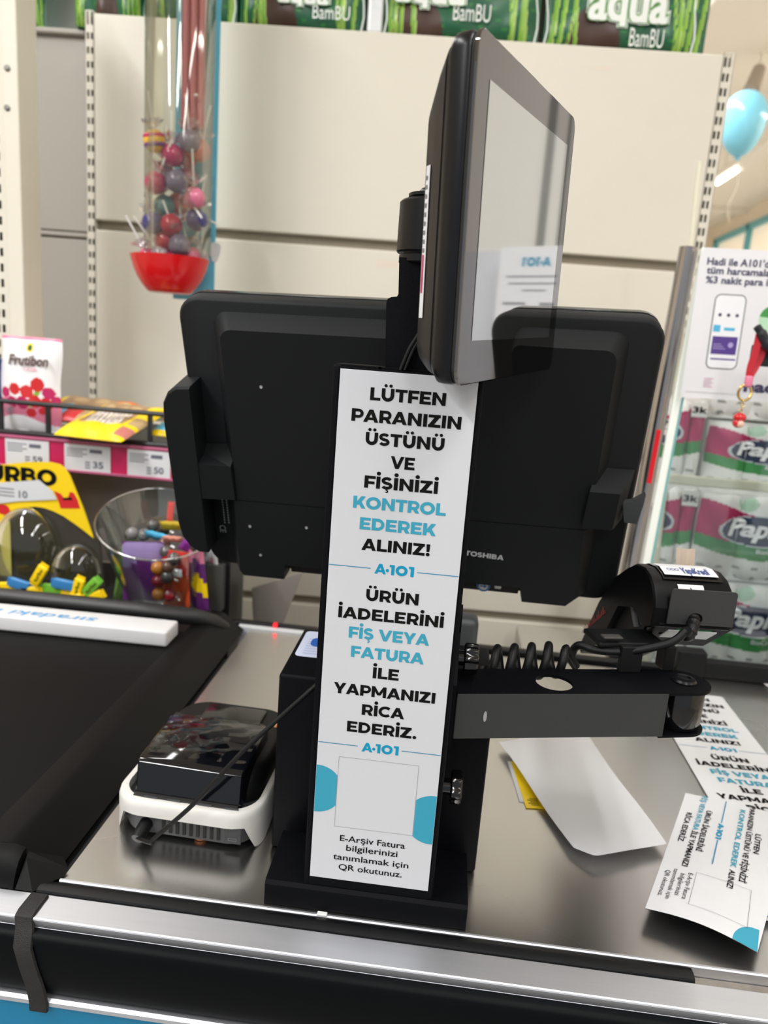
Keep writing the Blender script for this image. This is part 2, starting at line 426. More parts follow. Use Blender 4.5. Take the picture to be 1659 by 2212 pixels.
for i in range(5):
    b = MB(); top = ys[i]-(.019 if i else 0)
    b.rbox((xa, ys[i+1], -.012), (xb, top, .006), .003, G)
    b.build('back_panel', CREAM, u)
MB().box((xa, .1, -.03), (xb, yt-.004, -.0125), G).build('backing', mat('shelf_shadow_gap', (150, 140, 122), .6), u)
b = MB(); l0, _ = G.hit(187, 200); l0 = G.hit(189, 300)[0]
slotted(b, G, l0-.001, xa-.001, .1, yt+.005, [l0+.0045, l0+.0125], .0255, .012, -.012, .004, .0048)
b.build('upright', [CREAM, HOLE], u)
r0 = xb+.0005; r1 = r0+.0215
b = MB(); slotted(b, G, r0, r1, .1, yt+.005, [r0+.0045, r0+.0125], .0255, .0145, -.012, .004, .0048)
b.build('upright', [CREAM, HOLE], u)
# small scuffs of old tape on the panel
for (px, py, w, h) in ((850, 572, .07, .012), (1300, 150, .03, .006)):
    x, y = G.hit(px, py); MB().flat([rect(x-w/2, y-h/2, x+w/2, y+h/2)], G, .0063).build('tape_mark', mat('tape_scuff', (226, 212, 196), .5), u)

# left bay, set further back
GL = upright((-1.0, 1.66, 0), GA)
u = thing('shelving_unit', 'grey cream shelving bay set back at the far left', 'shelving', GL(0, 0))
x0, y0 = GL.hit(-120, 70); x1, _ = GL.hit(192, 400); _, ya = GL.hit(110, 76); _, yb = GL.hit(110, 500); _, yc = GL.hit(110, 64)
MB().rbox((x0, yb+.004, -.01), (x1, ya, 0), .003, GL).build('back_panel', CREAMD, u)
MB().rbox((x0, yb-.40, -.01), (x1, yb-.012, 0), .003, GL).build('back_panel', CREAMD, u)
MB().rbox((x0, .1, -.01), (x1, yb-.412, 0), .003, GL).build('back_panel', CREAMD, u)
MB().box((x0, .1, -.03), (x1, ya, -.0105), GL).build('backing', mat('shelf_shadow_gap', (150, 140, 122), .6), u)
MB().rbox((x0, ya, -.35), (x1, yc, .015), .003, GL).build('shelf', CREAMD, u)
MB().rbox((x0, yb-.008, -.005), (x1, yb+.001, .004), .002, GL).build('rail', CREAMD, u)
# near slotted post at the left picture edge
p0 = PY(62, 720, 1.3); p1 = PY(27, 0, 1.3)
tilt = Fr(p0, (1, 0, 0), p1-p0)
u = thing('slotted_post', 'cream slotted steel post with two bolts at the left edge', 'post', (p0.x-.03, 1.3, 0))
b = MB(); hgt = (p1-p0).length
slotted(b, tilt, -.062, -.028, -.6, hgt+.12, [-.056, -.046], .0262, .014, -.02, 0, .006)
b.build('front_flange', [CREAM, HOLE], u)
MB().rbox((-.028, -.6, -.05), (0, hgt+.12, .012), .003, tilt).build('side_flange', CREAM, u)
for py in (147, 233):
    x, y = tilt.hit(16, py, .012)
    MB().lathe([(.005, 0), (.005, .002), (.003, .0035)], Fr(tilt(x, y, .012), tilt.u, tilt.v), 12).build('bolt', mat('grey_bolt', (150, 150, 146), .35, metal=.8), u)

# ------------------------------------------------------------------ toilet-paper packs on top of the shelving
def bamboo(u_, v_, sx):
    return any(abs(u_-c-.03*(v_-.5)*s) < w for c, w, s in sx)
def aqua_pack(pl, pr, label, mound, text, aq=None, film=None, dz=.03):
    F = Fr(G(0, 0, -dz), G.u, G.v)
    xl, yl = F.hit(*pl); xr, yr = F.hit(*pr); y0 = yt+.002 if dz < .05 else yc+.001-.0; w = xr-xl; h = .2
    t = thing('paper_pack', label, 'toilet paper', F((xl+xr)/2, y0, -.05), 'green wrapped packs on top of the shelving')
    rnd = random.Random(int(pl[0]))
    st = [(rnd.uniform(.02, .2), rnd.uniform(.008, .016), rnd.uniform(-2, 2)) for _ in range(5)]+[(rnd.uniform(.8, .98), rnd.uniform(.008, .016), rnd.uniform(-2, 2)) for _ in range(5)]
    st += [(rnd.uniform(.1, .25), .005, 3), (rnd.uniform(.72, .8), .006, -2)]
    fine = [(c+.012, .003, s) for c, w_, s in st]
    def col(a, b):
        if bamboo(a, b, fine): return 2
        if bamboo(a, b, st): return 1
        if mound and ((a-mound)/.17)**2+((b+.02)/.40)**2 < 1: return 3
        if math.sin(a*47+b*23)+math.sin(b*61-a*31) > 1.55: return 4
        return 0
    bulge = lambda a, b: .018*(1-(2*a-1)**6)*(1-(2*b-1)**8)+.0035*math.sin(a*18)*math.sin(b*11)
    m = MB()
    m.grid(lambda a, b: F(xl+w*a, y0+h*b, bulge(a, b)), 150, 40, col)
    m.box((xl, y0, -.22), (xr, y0+h, 0), F, 0)
    body = m.build('wrapper', [DGRN, LGRN, mat('bamboo_pale', (176, 206, 110), .35), BROWN, mat('leaf_green', (46, 122, 58), .35)], t, recalc=False)
    for (s, p0, p1, mtl, bold) in text:
        (a0, b0), (a1, b1) = F.hit(*p0, .021), F.hit(*p1, .021)
        fr = Fr(F(0, 0, .0225), F.u, F.v)
        MB().flat(script_text(s, a0, a1, b0, b1-b0, bold), fr, 0).build('lettering', mat('print_white', (232, 236, 230), .4), t, recalc=False)
    if aq:
        (a0, b0), (a1, b1) = F.hit(*aq[0], .021), F.hit(*aq[1], .021)
        hq = (b1-b0)*1.3
        for off, bold, zz, mm in ((.004, .085, .0228, mat('print_white', (232, 236, 230), .4)), (.002, .06, .0236, mat('aqua_green_edge', (84, 150, 60), .4)), (0, .03, .0245, mat('print_white', (232, 236, 230), .4))):
            MB().flat(script_text('aqua', a0-off, a1+off, b0, hq, bold, 0, .35), F, zz).build('lettering', mm, t, recalc=False)
    if film:
        m = MB()
        for fx in film:
            xa_, _ = F.hit(fx, 40, .02)
            MB().tube([F(xa_+.004*math.sin(k*1.3), y0+h*k/8, .024) for k in range(9)], .0016, 5).build('film_seam', mat('film_white', (226, 232, 230), .25), t)
    return t
aqua_pack((-40, 60), (100, 60), 'leftmost green toilet paper pack at the upper left corner', None, [], dz=.12)
aqua_pack((163, 30), (312, 40), 'green toilet paper pack left of the hanging lollipop tube', .5, [], dz=.10)
aqua_pack((322, 40), (512, 48), 'green toilet paper pack behind the hanging lollipop tube', None, [], film=(505,), dz=.03)
aqua_pack((518, 48), (786, 66), 'green bamboo paper pack right of the lollipop tube', .3, [('BamBU', (675, 40), (757, 14), 0, .0)], ((600, 5), (712, -30)), (782,), .03)
fx0, fy0 = G.hit(791, 64); fx1, _ = G.hit(824, 64)
tag(MB().rbox((fx0, yt+.002, -.20), (fx1, yt+.2, -.006), .006, G).build('paper_pack', mat('film_bundle_white', (226, 228, 230), .3, var=.06, vscale=120)), 'narrow white wrapped bundle between two green bamboo paper packs', 'toilet paper', 'green wrapped packs on top of the shelving')
aqua_pack((826, 68), (1160, 90), 'green bamboo paper pack directly above the tilted display', .22, [('BamBU', (978, 44), (1062, 10), 0, .0)], ((850, 3), (1010, -60)), (832, 1158), .03)
aqua_pack((1172, 92), (1518, 118), 'rightmost green bamboo paper pack with the largest white lettering', .3, [('BamBU', (1357, 100), (1436, 63), 0, .0)], ((1268, 42), (1450, -20)), (1180, 1500), .03)

# ================================================================== checkout counter
ZC = .868
STEEL = mat('brushed_steel', (186, 180, 172), 0.27, metal=1.0)
def steel_nodes():
    """fine wiping marks: the gloss wanders in faint swirls, the metal itself keeps one colour"""
    nt = STEEL.node_tree; b = nt.nodes['Principled BSDF']
    tc = nt.nodes.new('ShaderNodeTexCoord')
    w = nt.nodes.new('ShaderNodeTexNoise'); w.inputs['Scale'].default_value = 5; w.inputs['Detail'].default_value = 2; w.inputs['Distortion'].default_value = 0
    nt.links.new(tc.outputs['Object'], w.inputs['Vector'])
    mr = nt.nodes.new('ShaderNodeMapRange'); mr.inputs[1].default_value = .1; mr.inputs[2].default_value = .9; mr.inputs[3].default_value = .20; mr.inputs[4].default_value = .36
    nt.links.new(w.outputs['Fac'], mr.inputs[0]); nt.links.new(mr.outputs[0], b.inputs['Roughness'])
    mx = nt.nodes.new('ShaderNodeMix'); mx.data_type = 'RGBA'; mx.inputs[6].default_value = lin((202, 200, 197)); mx.inputs[7].default_value = lin((210, 208, 206))
    nt.links.new(w.outputs['Fac'], mx.inputs['Factor']); nt.links.new(mx.outputs[2], b.inputs['Base Color'])
steel_nodes()
ct = thing('checkout_counter', 'long checkout counter with steel top, aluminium rail and black bumper', 'counter', (0, .8, 0))
XL, XR = -1.6, 1.3
def strip(prof, x0, x1):
    """profile of (y, z) points swept along the counter"""
    return MB().loft([[V((x, y, z)) for y, z in prof] for x in (x0, x1)])
MB().box((-.275, .4955, ZC-.03), (XR, 1.055, ZC)).build('steel_top', STEEL, ct)
MB().box((-1.6, .5, ZC-.03), (-.2752, .95, ZC-.004)).build('belt_bed', BLACKP, ct)
strip([(.4954, ZC-.012), (.4954, ZC+.0004), (.4948, ZC+.0012), (.4932, ZC+.0012), (.4924, ZC+.0002), (.4920, ZC-.012)], -.276, XR).build('groove_lip', ALU, ct, smooth=30)
rail = strip([(.4919, ZC-.010), (.4770, ZC-.010), (.4768, ZC+.0004), (.4755, ZC+.0012), (.4528, ZC+.0012), (.4518, ZC+.0007), (.4514, ZC-.0002), (.4528, ZC-.0070), (.4532, ZC-.0074), (.4530, ZC-.0076), (.4530, ZC-.045), (.4919, ZC-.045)], XL, XR).build('aluminium_rail', ALU, ct, smooth=25)
insert_end = PZ(1500, 2118, ZC).x
strip([(.4915, ZC-.0095), (.4915, ZC-.001), (.489, ZC+.0022), (.484, ZC+.003), (.479, ZC+.0018), (.4775, ZC-.0015), (.4775, ZC-.0095)], -.287, insert_end).build('rubber_insert', RUBBER, ct, smooth=50)
MB().box((insert_end, .4775, ZC-.0098), (XR, .4915, ZC-.0075)).build('rail_channel', mat('worn_dirty_metal', (150, 142, 132), .45, metal=.8, var=.35, vscale=90), ct)
bp = []
for k in range(13):
    a = -PI/2+PI*k/12; bp.append((.4500-.0075*max(0, math.cos(a))**.6, ZC-.0335+.0255*math.sin(a)))
strip([(.470, ZC-.008)]+bp[::-1]+[(.470, ZC-.059)], XL, XR).build('bumper', mat('black_bumper', (4, 6, 8), .5, spec=.1, var=.1, vscale=5), ct, smooth=50)
strip([(.47, ZC-.0595), (.4440, ZC-.0595), (.4415, ZC-.061), (.4415, ZC-.0645), (.47, ZC-.0645)], XL, XR).build('aluminium_trim', ALU, ct)
MB().box((XL, .445, .08), (XR, .475, ZC-.0647)).build('blue_panel', BLUEP, ct)
MB().box((XL, .48, 0), (XR, .95, .82)).build('cabinet_body', mat('counter_cabinet', (90, 92, 94), .6), ct)
# raised black edging along the back of the steel top
b = MB(); b.rbox((-.295, 1.056, ZC-.03), (-.02, 1.066, ZC+.004), .002); b.build('back_edge', LGREY, ct)
b = MB(); b.rbox((-.32, 1.067, ZC-.02), (1.3, 1.082, ZC+.006), .003); b.build('back_rail', BLACKP, ct)
e = PZ(1490, 1450, ZC)
b = MB(); b.rbox((e.x-.02, 1.05, ZC), (1.3, 1.0668, ZC+.028), .005); b.rbox((e.x-.03, 1.045, ZC), (e.x+.012, 1.0668, ZC+.042), .004); b.build('end_stop', BLACKP, ct)
# clear clip on the groove lip
c = PY(696, 1976, .494)
MB().rbox((c.x-.004, .4915, ZC+.0008), (c.x+.004, .4955, ZC+.003), .0008).build('clip', mat('clear_clip', (210, 212, 212), .15), ct)

# conveyor belt cover: bullnosed black cover with sloping right flank
BELT = mat('black_belt', (12, 12, 12), .6, spec=.12, var=.12, vscale=4, bump=.05, bscale=500)
BELTC = mat('black_cover', (9, 9, 9), .5, spec=.14, var=.1, vscale=6)
cv = thing('conveyor_belt', 'black checkout conveyor belt with sloping side cover at the left', 'conveyor belt', (-.8, .8, ZC))
ZB = .893
MB().rbox((-1.5, .505, ZC-.003), (-.338, .962, ZB-.0002), .003).build('belt', BELT, cv, smooth=40)
# right flank as one shell: ridge, slope, edge
rows = []
for y in (.497, 1.05):
    rows.append([V((-.345, y, ZB)), V((-.322, y, ZB+.001)), V((-.314, y, ZB-.001)), V((-.288, y, ZC+.004)), V((-.283, y, ZC+.0005)), V((-.345, y, ZC+.0005))])
MB().loft(rows).build('side_cover', BELTC, cv, smooth=30)
prof = [(.4965, ZB+.001), (.492, ZB+.0006), (.486, ZB-.003), (.4815, ZB-.009), (.478, ZB-.017), (.4765, ZB-.0225), (.4765, ZC+.0015), (.4965, ZC+.0015)]
rings = []
for x, dz in ((-1.5, 0), (-.312, 0), (-.305, -.002)):
    rings.append([V((x, y, max(ZC+.0015, z+dz))) for y, z in prof])
MB().loft(rings).build('front_roller_cover', BELTC, cv, smooth=40)
# corner wedge between the roller cover and the steel top
a = [(-.303, .4965, ZB-.004), (-.283, .512, ZC+.007), (-.274, .5035, ZC+.004), (-.2755, .4965, ZC+.0015), (-.289, .4765, ZC+.0015), (-.303, .4765, ZC+.0018)]
b = MB()
b.add(a+[(-.303, .4925, ZB-.007), (-.300, .4965, ZC+.0015)], [(0, 1, 2, 6), (6, 2, 3, 4), (6, 4, 5), (0, 6, 5), (3, 7, 4), (4, 7, 5), (0, 5, 7), (0, 7, 1), (1, 7, 2), (2, 7, 3)])
b.build('corner_cover', BELTC, cv)
# tray lip behind the belt
# ------------------------------------------------------------------ white divider bar on the belt
DV = Fr((0, 0, 0), (1, .02, 0), (0, 1, 0))
t = thing('divider_bar', 'white plastic customer divider bar with blue handwriting lying on the belt', 'divider bar', (-.6, .92, ZB))
q0 = PZ(0, 1330, ZB+.022); q1 = PZ(360, 1366, ZB+.022); k0 = PZ(370, 1336, ZB+.022)
DV = Fr((q1.x, q1.y, ZB), q1-q0, V((0, 0, 1)).cross(q1-q0))
MB().rbox((-.6, 0, .0003), (0, .046, .022), .0035, DV, seg=4).build('bar', mat('divider_white', (216, 216, 218), .35, var=.02, vscale=30), t, smooth=40)
FL = Fr(DV(0, 0, .0222), -DV.u, -DV.v)      # writing faces the far side of the counter
x0, y0 = FL.hit(213, 1336)
PEN = mat('blue_marker', (66, 150, 204), .5)
MB().flat(script_text('sıradaki Müşteri', x0, x0+.262, y0, .016, .012, .15), FL, 0).build('handwriting', PEN, t, recalc=False)
b = MB(); b.tube([DV(-.009, .005, .0195), DV(-.003, .012, .0205), DV(-.003, .036, .0205), DV(-.008, .042, .0205)], .0009, 6)
b.build('worn_edge', mat('worn_brown', (150, 112, 76), .6), t)
# ------------------------------------------------------------------ leather strap round the rail
xs = PZ(67, 1955, ZC).x
xa, xb2 = PZ(47, 1960, ZC).x, PZ(87, 1966, ZC).x
po = [(.474, ZC+.0016), (.456, ZC+.0018), (.4525, ZC+.0008), (.4498, ZC-.0072), (.4425, ZC-.016), (.4418, ZC-.032), (.4422, ZC-.050), (.4409, ZC-.061), (.4409, ZC-.068)]
b = MB(); rg = []
for i, (y, z) in enumerate(po):
    sh_ = .0165*min(1, max(0, (ZC-z)/.06)); q0, q1 = po[max(0, i-1)], po[min(len(po)-1, i+1)]
    nx, nz = -(q1[1]-q0[1]), (q1[0]-q0[0]); L_ = math.hypot(nx, nz); nx, nz = -nx/L_*.0019, -nz/L_*.0019
    rg.append([V((xa+sh_, y, z)), V((xb2+sh_, y, z)), V((xb2+sh_-.0008, y+nx, z+nz)), V((xa+sh_+.0008, y+nx, z+nz))])
b.loft(rg)
tag(b.build('leather_strap', mat('black_leather', (19, 18, 19), .5, spec=.5, bump=.6, bscale=1600), smooth=40), 'black leather strap wrapped over the aluminium rail at lower left', 'strap')

# ================================================================== till pole and its sign
PB = thing('pole_stand', 'black steel till pole with sloping base, side knobs and top bracket', 'stand', (-.03, .52, ZC))
ZP = .889
# base: front lip, top plate running back
MB().loft([[V((x, y, z)) for y, z in ((.4985, ZC+.0005), (.4985, ZP-.003), (.5005, ZP), (.562, ZP), (.562, ZP-.004), (.503, ZP-.004), (.503, ZC+.0005))] for x in (-.1105, .0485)]).build('base_plate', BLACKM, PB, smooth=30)
b = MB(); b.rbox((-.1095, .503, ZC+.0005), (-.1055, .56, ZP-.0045), .001); b.rbox((.0435, .503, ZC+.0005), (.0475, .56, ZP-.0045), .001); b.build('base_side', BLACKM, PB)
# pole: channel with a bevelled frame round a recessed sign face
px0, px1, pz0, pz1 = -.0804, .0206, ZP, 1.2892
b = MB()
b.rbox((px0, .5002, pz0), (px0+.0045, .541, pz1), .0012); b.rbox((px1-.0036, .5002, pz0), (px1, .541, pz1), .0016)
b.box((px0+.004, .5006, pz0+.0005), (px1-.003, .503, pz1-.001)); b.box((px0+.004, .538, pz0+.0005), (px1-.003, .5405, pz1-.001))
b.build('pole', BLACKM, PB)
b = MB(); b.rbox((px0+.0002, .507, pz1-.003), (px0+.030, .5405, pz1+.0008), .0005); b.rbox((px0+.028, .521, pz1-.003), (px1-.004, .5405, pz1+.0004), .0005)
b.build('pole_cap', BLACKM, PB)
# side plate with ear, right of the pole
SP = Fr((.0225, .515, 0), (0, 1, 0), (0, 0, 1))   # x = depth, y = height
def eary(py): return PY(1000, py, .55).z
et = eary(1306)
pl = [(.0, 1.012), (.0, 1.062), (.018, 1.075), (.026, et-.02)]+[(.034+.0085*math.cos(t), et-.0085+.0085*math.sin(t)) for t in [PI*(1-k/8) for k in range(9)]]+[(.046, et-.03), (.048, 1.055), (.048, 1.012)]
MB().prism(pl, -.0012, .0012, SP).build('side_plate', BLACKM, PB)
def knob(parent, px, py, y, r, name='knob', stem=.012, teeth=9, wid=.011):
    c = PY(px, py, y); F = Fr((.0205, y, c.z), (0, 1, 0), (0, 0, 1))
    ln = c.x-.0205
    b = MB(); b.lathe([(r*.52, 0), (r*.52, ln-wid/2)], F, 20)
    ringpts = []
    for k in range(teeth*6):
        a = 2*PI*k/(teeth*6); q = r*(1+.09*math.cos(teeth*a)); ringpts.append((q*math.cos(a), q*math.sin(a)))
    z0, z1 = ln-wid/2, ln+wid/2
    b.loft([[F(x*k, y_*k, z) for x, y_ in ringpts] for k, z in ((.88, z0), (1, z0+.001), (1, z1-.0015), (.9, z1))])
    return b.build(name, GLOSSB, parent, smooth=40)
knob(PB, 1017, 1423, .545, .0112)
knob(PB, 985, 1700, .53, .0118, teeth=6, wid=.009)
# bracket plate rising from the pole top
BP = upright((0, .524, 0))
def bh(px, py): return BP.hit(px, py)
pts = [bh(832, 800), bh(835, 655), bh(838, 646), bh(846, 642), bh(858, 641), bh(861, 636), bh(863, 556)]
xr = bh(940, 556)[0]
pts = pts+[(xr, pts[-1][1]), (xr+.004, 1.287), (pts[0][0], 1.284)]
MB().prism(pts, -.002, .002, BP).build('bracket_plate', BLACKM, PB)
cx_, cz0 = BP.hit(907, 545); _, cz1 = BP.hit(907, 428); xl, _ = BP.hit(857, 490)
cr = .0205; cxx = xl+cr; YC = .536
FJ = Fr((cxx, YC, 0), (1, 0, 0), (0, 1, 0))
MB().lathe([(cr-.001, cz0), (cr, cz0+.001), (cr, cz1-.0015), (cr-.0015, cz1)], FJ, 32).build('swivel_joint', SATINB, PB, smooth=40)
MB().lathe([(cr-.003, cz0-.007), (cr-.002, cz0-.006), (cr-.002, cz0-.0015), (cr-.003, cz0-.001)], FJ, 28).build('swivel_washer', SATINB, PB, smooth=40)
zc2 = BP.hit(907, 413)[1]
MB().lathe([(cr-.008, cz1+.0001), (cr-.007, cz1+.002), (cr-.0055, zc2-.002), (cr-.0055, zc2)], FJ, 28).build('swivel_cap', SATINB, PB, smooth=40)
MB().lathe([(.0085, zc2+.0001), (.0085, zc2+.0015), (.0065, zc2+.004), (.002, zc2+.0055)], FJ, 20).build('bolt_head', SATINB, PB, smooth=50)
z0 = cz0-.0165
MB().lathe([(.0088, z0), (.0095, z0+.001), (.0095, z0+.0085), (.0088, z0+.0095)], Fr((cxx-.005, YC-.002, 0), (1, 0, 0), (0, 1, 0)), 6).build('nut', CHROME, PB)
MB().lathe([(.006 if k % 2 else .0066, z0-.0001-.0007*k) for k in range(9)], FJ, 16).build('bolt_thread', mat('bolt_steel', (120, 120, 122), .3, metal=1), PB)

# the printed sign
SGN_W, SGN_H = .0925, .3895
def sign_print(F, parent, z=.00025, sx=1.0, cx=None, circles=True, curve=None):
    """the shop's printed notice, millimetres measured from the lower left corner"""
    c0 = 46.6
    def L(s, a, b, y, cap=8.5, fn=caps):
        ps = fn(s, a/1000, b/1000, y/1000, cap/1000)
        return ps
    blk, tq, tl, ln = {}, [], [], []
    for s, a, b, y in (('LÜTFEN', 21.46, 72.17, 370.2), ('PARANIZIN', 9.76, 83.8, 355.4), ('ÜSTÜNÜ', 20.3, 73.9, 340.2), ('VE', 38.5, 55.1, 325.2), ('FİŞİNİZİ', 21.6, 72.2, 310.4), ('ALINIZ!', 22.7, 70.6, 266.0),
                       ('ÜRÜN', 28.4, 65.8, 229.3), ('İADELERİNİ', 9.4, 84.8, 214.6), ('İLE', 37.4, 56.4, 170.7), ('YAPMANIZI', 9.5, 84.0, 156.0), ('RİCA', 31.4, 62.7, 141.0), ('EDERİZ.', 21.3, 72.9, 126.4)):
        blk.setdefault(0 if y > 300 else 1 if y > 250 else 2 if y > 210 else 3, []).extend(L(s, a, b, y))
    for s, a, b, y in (('KONTROL', 14.8, 79.1, 295.6), ('EDEREK', 20.4, 73.5, 280.8), ('FİŞ VEYA', 17.9, 75.9, 200.0), ('FATURA', 20.5, 73.3, 185.5)): tq.append(L(s, a, b, y))
    for s, a, b, y in (('A·101', 33.1, 60.8, 249.8), ('A·101', 33.4, 60.8, 111.5)): tl.append(L(s, a, b, y, 7.3))
    for a, b, y in ((.6, 30.2, 253.2), (63.1, 92.0, 253.4), (.6, 30.3, 115.4), (63.1, 92.0, 115.5)): ln.append(rect(a/1000, (y-.28)/1000, b/1000, (y+.28)/1000))
    small = []
    for s, a, b, y in (('E-Arşiv Fatura', 21.8, 72.0, 34.4), ('bilgilerinizi', 27.1, 66.8, 26.6), ('tanımlamak için', 17.4, 75.9, 17.9), ('QR okutunuz.', 22.2, 71.5, 9.3)):
        small += script_text(s, a/1000, b/1000, y/1000, .0052, .012)
    # thin frame below the logo, left empty
    q = (16.8/1000, 46.3/1000, 76.9/1000, 105.2/1000); e = .0002
    fr = [rect(q[0], q[1], q[2], q[1]+e), rect(q[0], q[3]-e, q[2], q[3]), rect(q[0], q[1], q[0]+e, q[3]), rect(q[2]-e, q[1], q[2], q[3])]
    circ = []
    def arcx(cx_, cy_, r, xa, xb, n=24):
        top = []; bot = []
        for k in range(n+1):
            x = xa+(xb-xa)*k/n; h = math.sqrt(max(0, r*r-(x-cx_)**2)); top.append((x/1000, (cy_+h)/1000)); bot.append((x/1000, (cy_-h)/1000))
        return [[bot[k], bot[k+1], top[k+1], top[k]] for k in range(n)]
    circ.append(arcx(1.5, 76.6, 19.7, .4, 16.6))
    circ.append(arcx(90.5, 61.3, 20.4, 77.1, 92.3))
    xa, xb = 71.5, 77.1   # sliver of the right disc under the frame
    for k in range(12):
        a, b = xa+(xb-xa)*k/12, xa+(xb-xa)*(k+1)/12
        pts = []
        for x in (a, b):
            h = 20.4**2-(x-90.5)**2; h = math.sqrt(h) if h > 0 else 0; pts.append((x, 61.3-h))
        if pts[1][1] < 46.2: circ[1].append([(a/1000, min(46.2, pts[0][1])/1000), (b/1000, pts[1][1]/1000), (b/1000, .0462), (a/1000, .0462)])
    def put(name, polys, m, zz):
        b_ = MB()
        for i, p in enumerate(polys):
            h = z+zz+(i % 97)*1.5e-6
            vs = [F(x, y, h) if curve is None else curve(x, y, h) for x, y in p]
            b_.add(vs, [list(range(len(p)))])
        return b_.build(name, m, parent, recalc=False)
    for q_ in blk.values(): put('black_lettering', q_, INK, 0)
    put('small_lettering', small, INK, 0)
    for q_ in tq: put('turquoise_lettering', q_, TURQ, 0)
    for q_ in tl: put('logo_lettering', q_, TEAL, 0)
    for q_ in ln: put('blue_rule', [q_], LINEB, 0)
    put('thin_frame', fr, GREY, .00003)
    for q_ in circ: put('turquoise_disc', q_, TURQ, -.00006)
SG = upright((-.0757, .5, .8975))
sg = thing('printed_sign', 'tall white printed notice with black and turquoise lettering fixed on the pole', 'sign', SG(.046, 0))
MB().rbox((.0002, 0, 0), (SGN_W, SGN_H, .0006), .0002, SG, seg=1).build('sign_sheet', SIGNW, sg)
sign_print(SG, sg, .0008)

# ================================================================== black box behind the pole
bx = thing('cash_box', 'tall black steel box standing on the counter behind the sign pole', 'box', (-.03, .61, ZC))
MB().rbox((-.1215, .5645, ZC+.0006), (.0575, .672, 1.0325), .003).build('housing', BLACKM, bx, smooth=40)
F = Fr((0, 0, 1.0325), (1, 0, 0), (0, 1, 0))
s0 = F.hit(640, 1417); s1 = F.hit(655, 1363)
t = tag(MB().prism(rr(.062, s1[1]-s0[1], .005, 5, s0[0]+.029, (s0[1]+s1[1])/2), .0002, .0006, F).build('sticker', mat('sticker_pale_blue', (214, 222, 246), .4)), 'pale sticker with blue badge on top of the black box', 'sticker')
ic = F.hit(684, 1389)
MB().prism(rr(.022, .020, .006, 5, ic[0]+.006, ic[1]), .0008, .0009, F).build('badge', mat('badge_blue', (40, 96, 190), .4), t)
b = MB()
for k in range(7):
    y = s0[1]+.006+k*.0055; b.flat([rect(s0[0]+.004, y, s0[0]+.018+.004*math.sin(k*2.1), y+.0012)], F, .0008)
b.flat(script_text('P', ic[0]+.002, ic[0]+.010, ic[1]-.006, .012, .03), F, .001)
b.build('faint_print', mat('print_pale_blue', (168, 184, 226), .4), t, recalc=False)
# ------------------------------------------------------------------ swing arm to the right
AA = V((.97, .242, 0)).normalized()
AR = Fr((.0245, .515, 1.019), AA, (0, 0, 1))           # z towards the camera
AT = Fr((.0245, .515, 1.056), AA, V((-.242, .97, 0)))   # top plane, y away from the camera
ar = thing('swing_arm', 'black steel swing arm with round hole reaching right from the pole', 'arm', (.12, .56, 1.019))
b = MB(); b.rbox((.0, 0, -.002), (.171, .0372, .0005), .0008, AR); b.build('front_plate', mat('dark_grey_arm', (46, 48, 48), .5, spec=.4, bump=.2, bscale=1500), ar)
# top plate with a hole
hc = AT.hit(1197, 1475); hr = .0145; outer = []
endx = .195; yy = .0215
n = 40
out = [(0, -.0004), (.171, -.0004)]+[(endx+.0215*math.cos(t), yy+.0219*math.sin(t)) for t in [-PI/2+PI*k/16 for k in range(17)]]+[(0, .0434)]
b = MB()
def nearest(a):
    d = (math.cos(a), math.sin(a)); best = None
    for i in range(len(out)):
        p, q = out[i], out[(i+1) % len(out)]
        ex, ey = q[0]-p[0], q[1]-p[1]; den = d[0]*ey-d[1]*ex
        if abs(den) < 1e-9: continue
        tt = ((p[0]-hc[0])*ey-(p[1]-hc[1])*ex)/den; ss = ((p[0]-hc[0])*d[1]-(p[1]-hc[1])*d[0])/den
        if tt > 0 and -1e-6 <= ss <= 1+1e-6 and (best is None or tt < best): best = tt
    return (hc[0]+d[0]*best, hc[1]+d[1]*best)
angs = sorted(set([2*PI*k/64 for k in range(64)]+[math.atan2(q[1]-hc[1], q[0]-hc[0]) % (2*PI) for q in out]))
ro = [nearest(a) for a in angs]; ri = [(hc[0]+hr*math.cos(a), hc[1]+hr*math.sin(a)) for a in angs]
b.loft([[AT(x, y, z) for x, y in pts] for pts, z in ((ri, -.002), (ro, -.002), (ro, .0004), (ri, .0004), (ri, -.002))], cap=False)
b.build('top_plate', BLACKM, ar, smooth=25)
b = MB(); b.prism([(.168, .0005)]+[(endx+.0205*math.cos(t), yy+.0205*math.sin(t)) for t in [-PI/2+PI*k/16 for k in range(17)]]+[(.168, .042)], -.0385, -.0365, AT); b.build('bottom_plate', BLACKM, ar, smooth=25)
FE = Fr(AT(endx-.0005, yy, 0), AT.u, AT.v)
MB().lathe([(.0175, -.0362), (.0185, -.035), (.0185, -.004), (.0175, -.0025)], FE, 32).build('end_joint', GLOSSB, ar, smooth=40)
MB().lathe([(.0095, .0005), (.0098, .0012), (.0085, .0030), (.005, .0038), (.0046, .0026), (.001, .0026)], Fr(AT(endx+.001, yy, 0), AT.u, AT.v), 24).build('pin_head', SATINB, ar, smooth=40)
x, y = AR.hit(1048, 1548, .001)
MB().flat([disc(x, y, .0014, 10, .0045)], AR, .0009).build('paint_chip', mat('paint_chip_grey', (150, 150, 150), .5), ar, recalc=False)

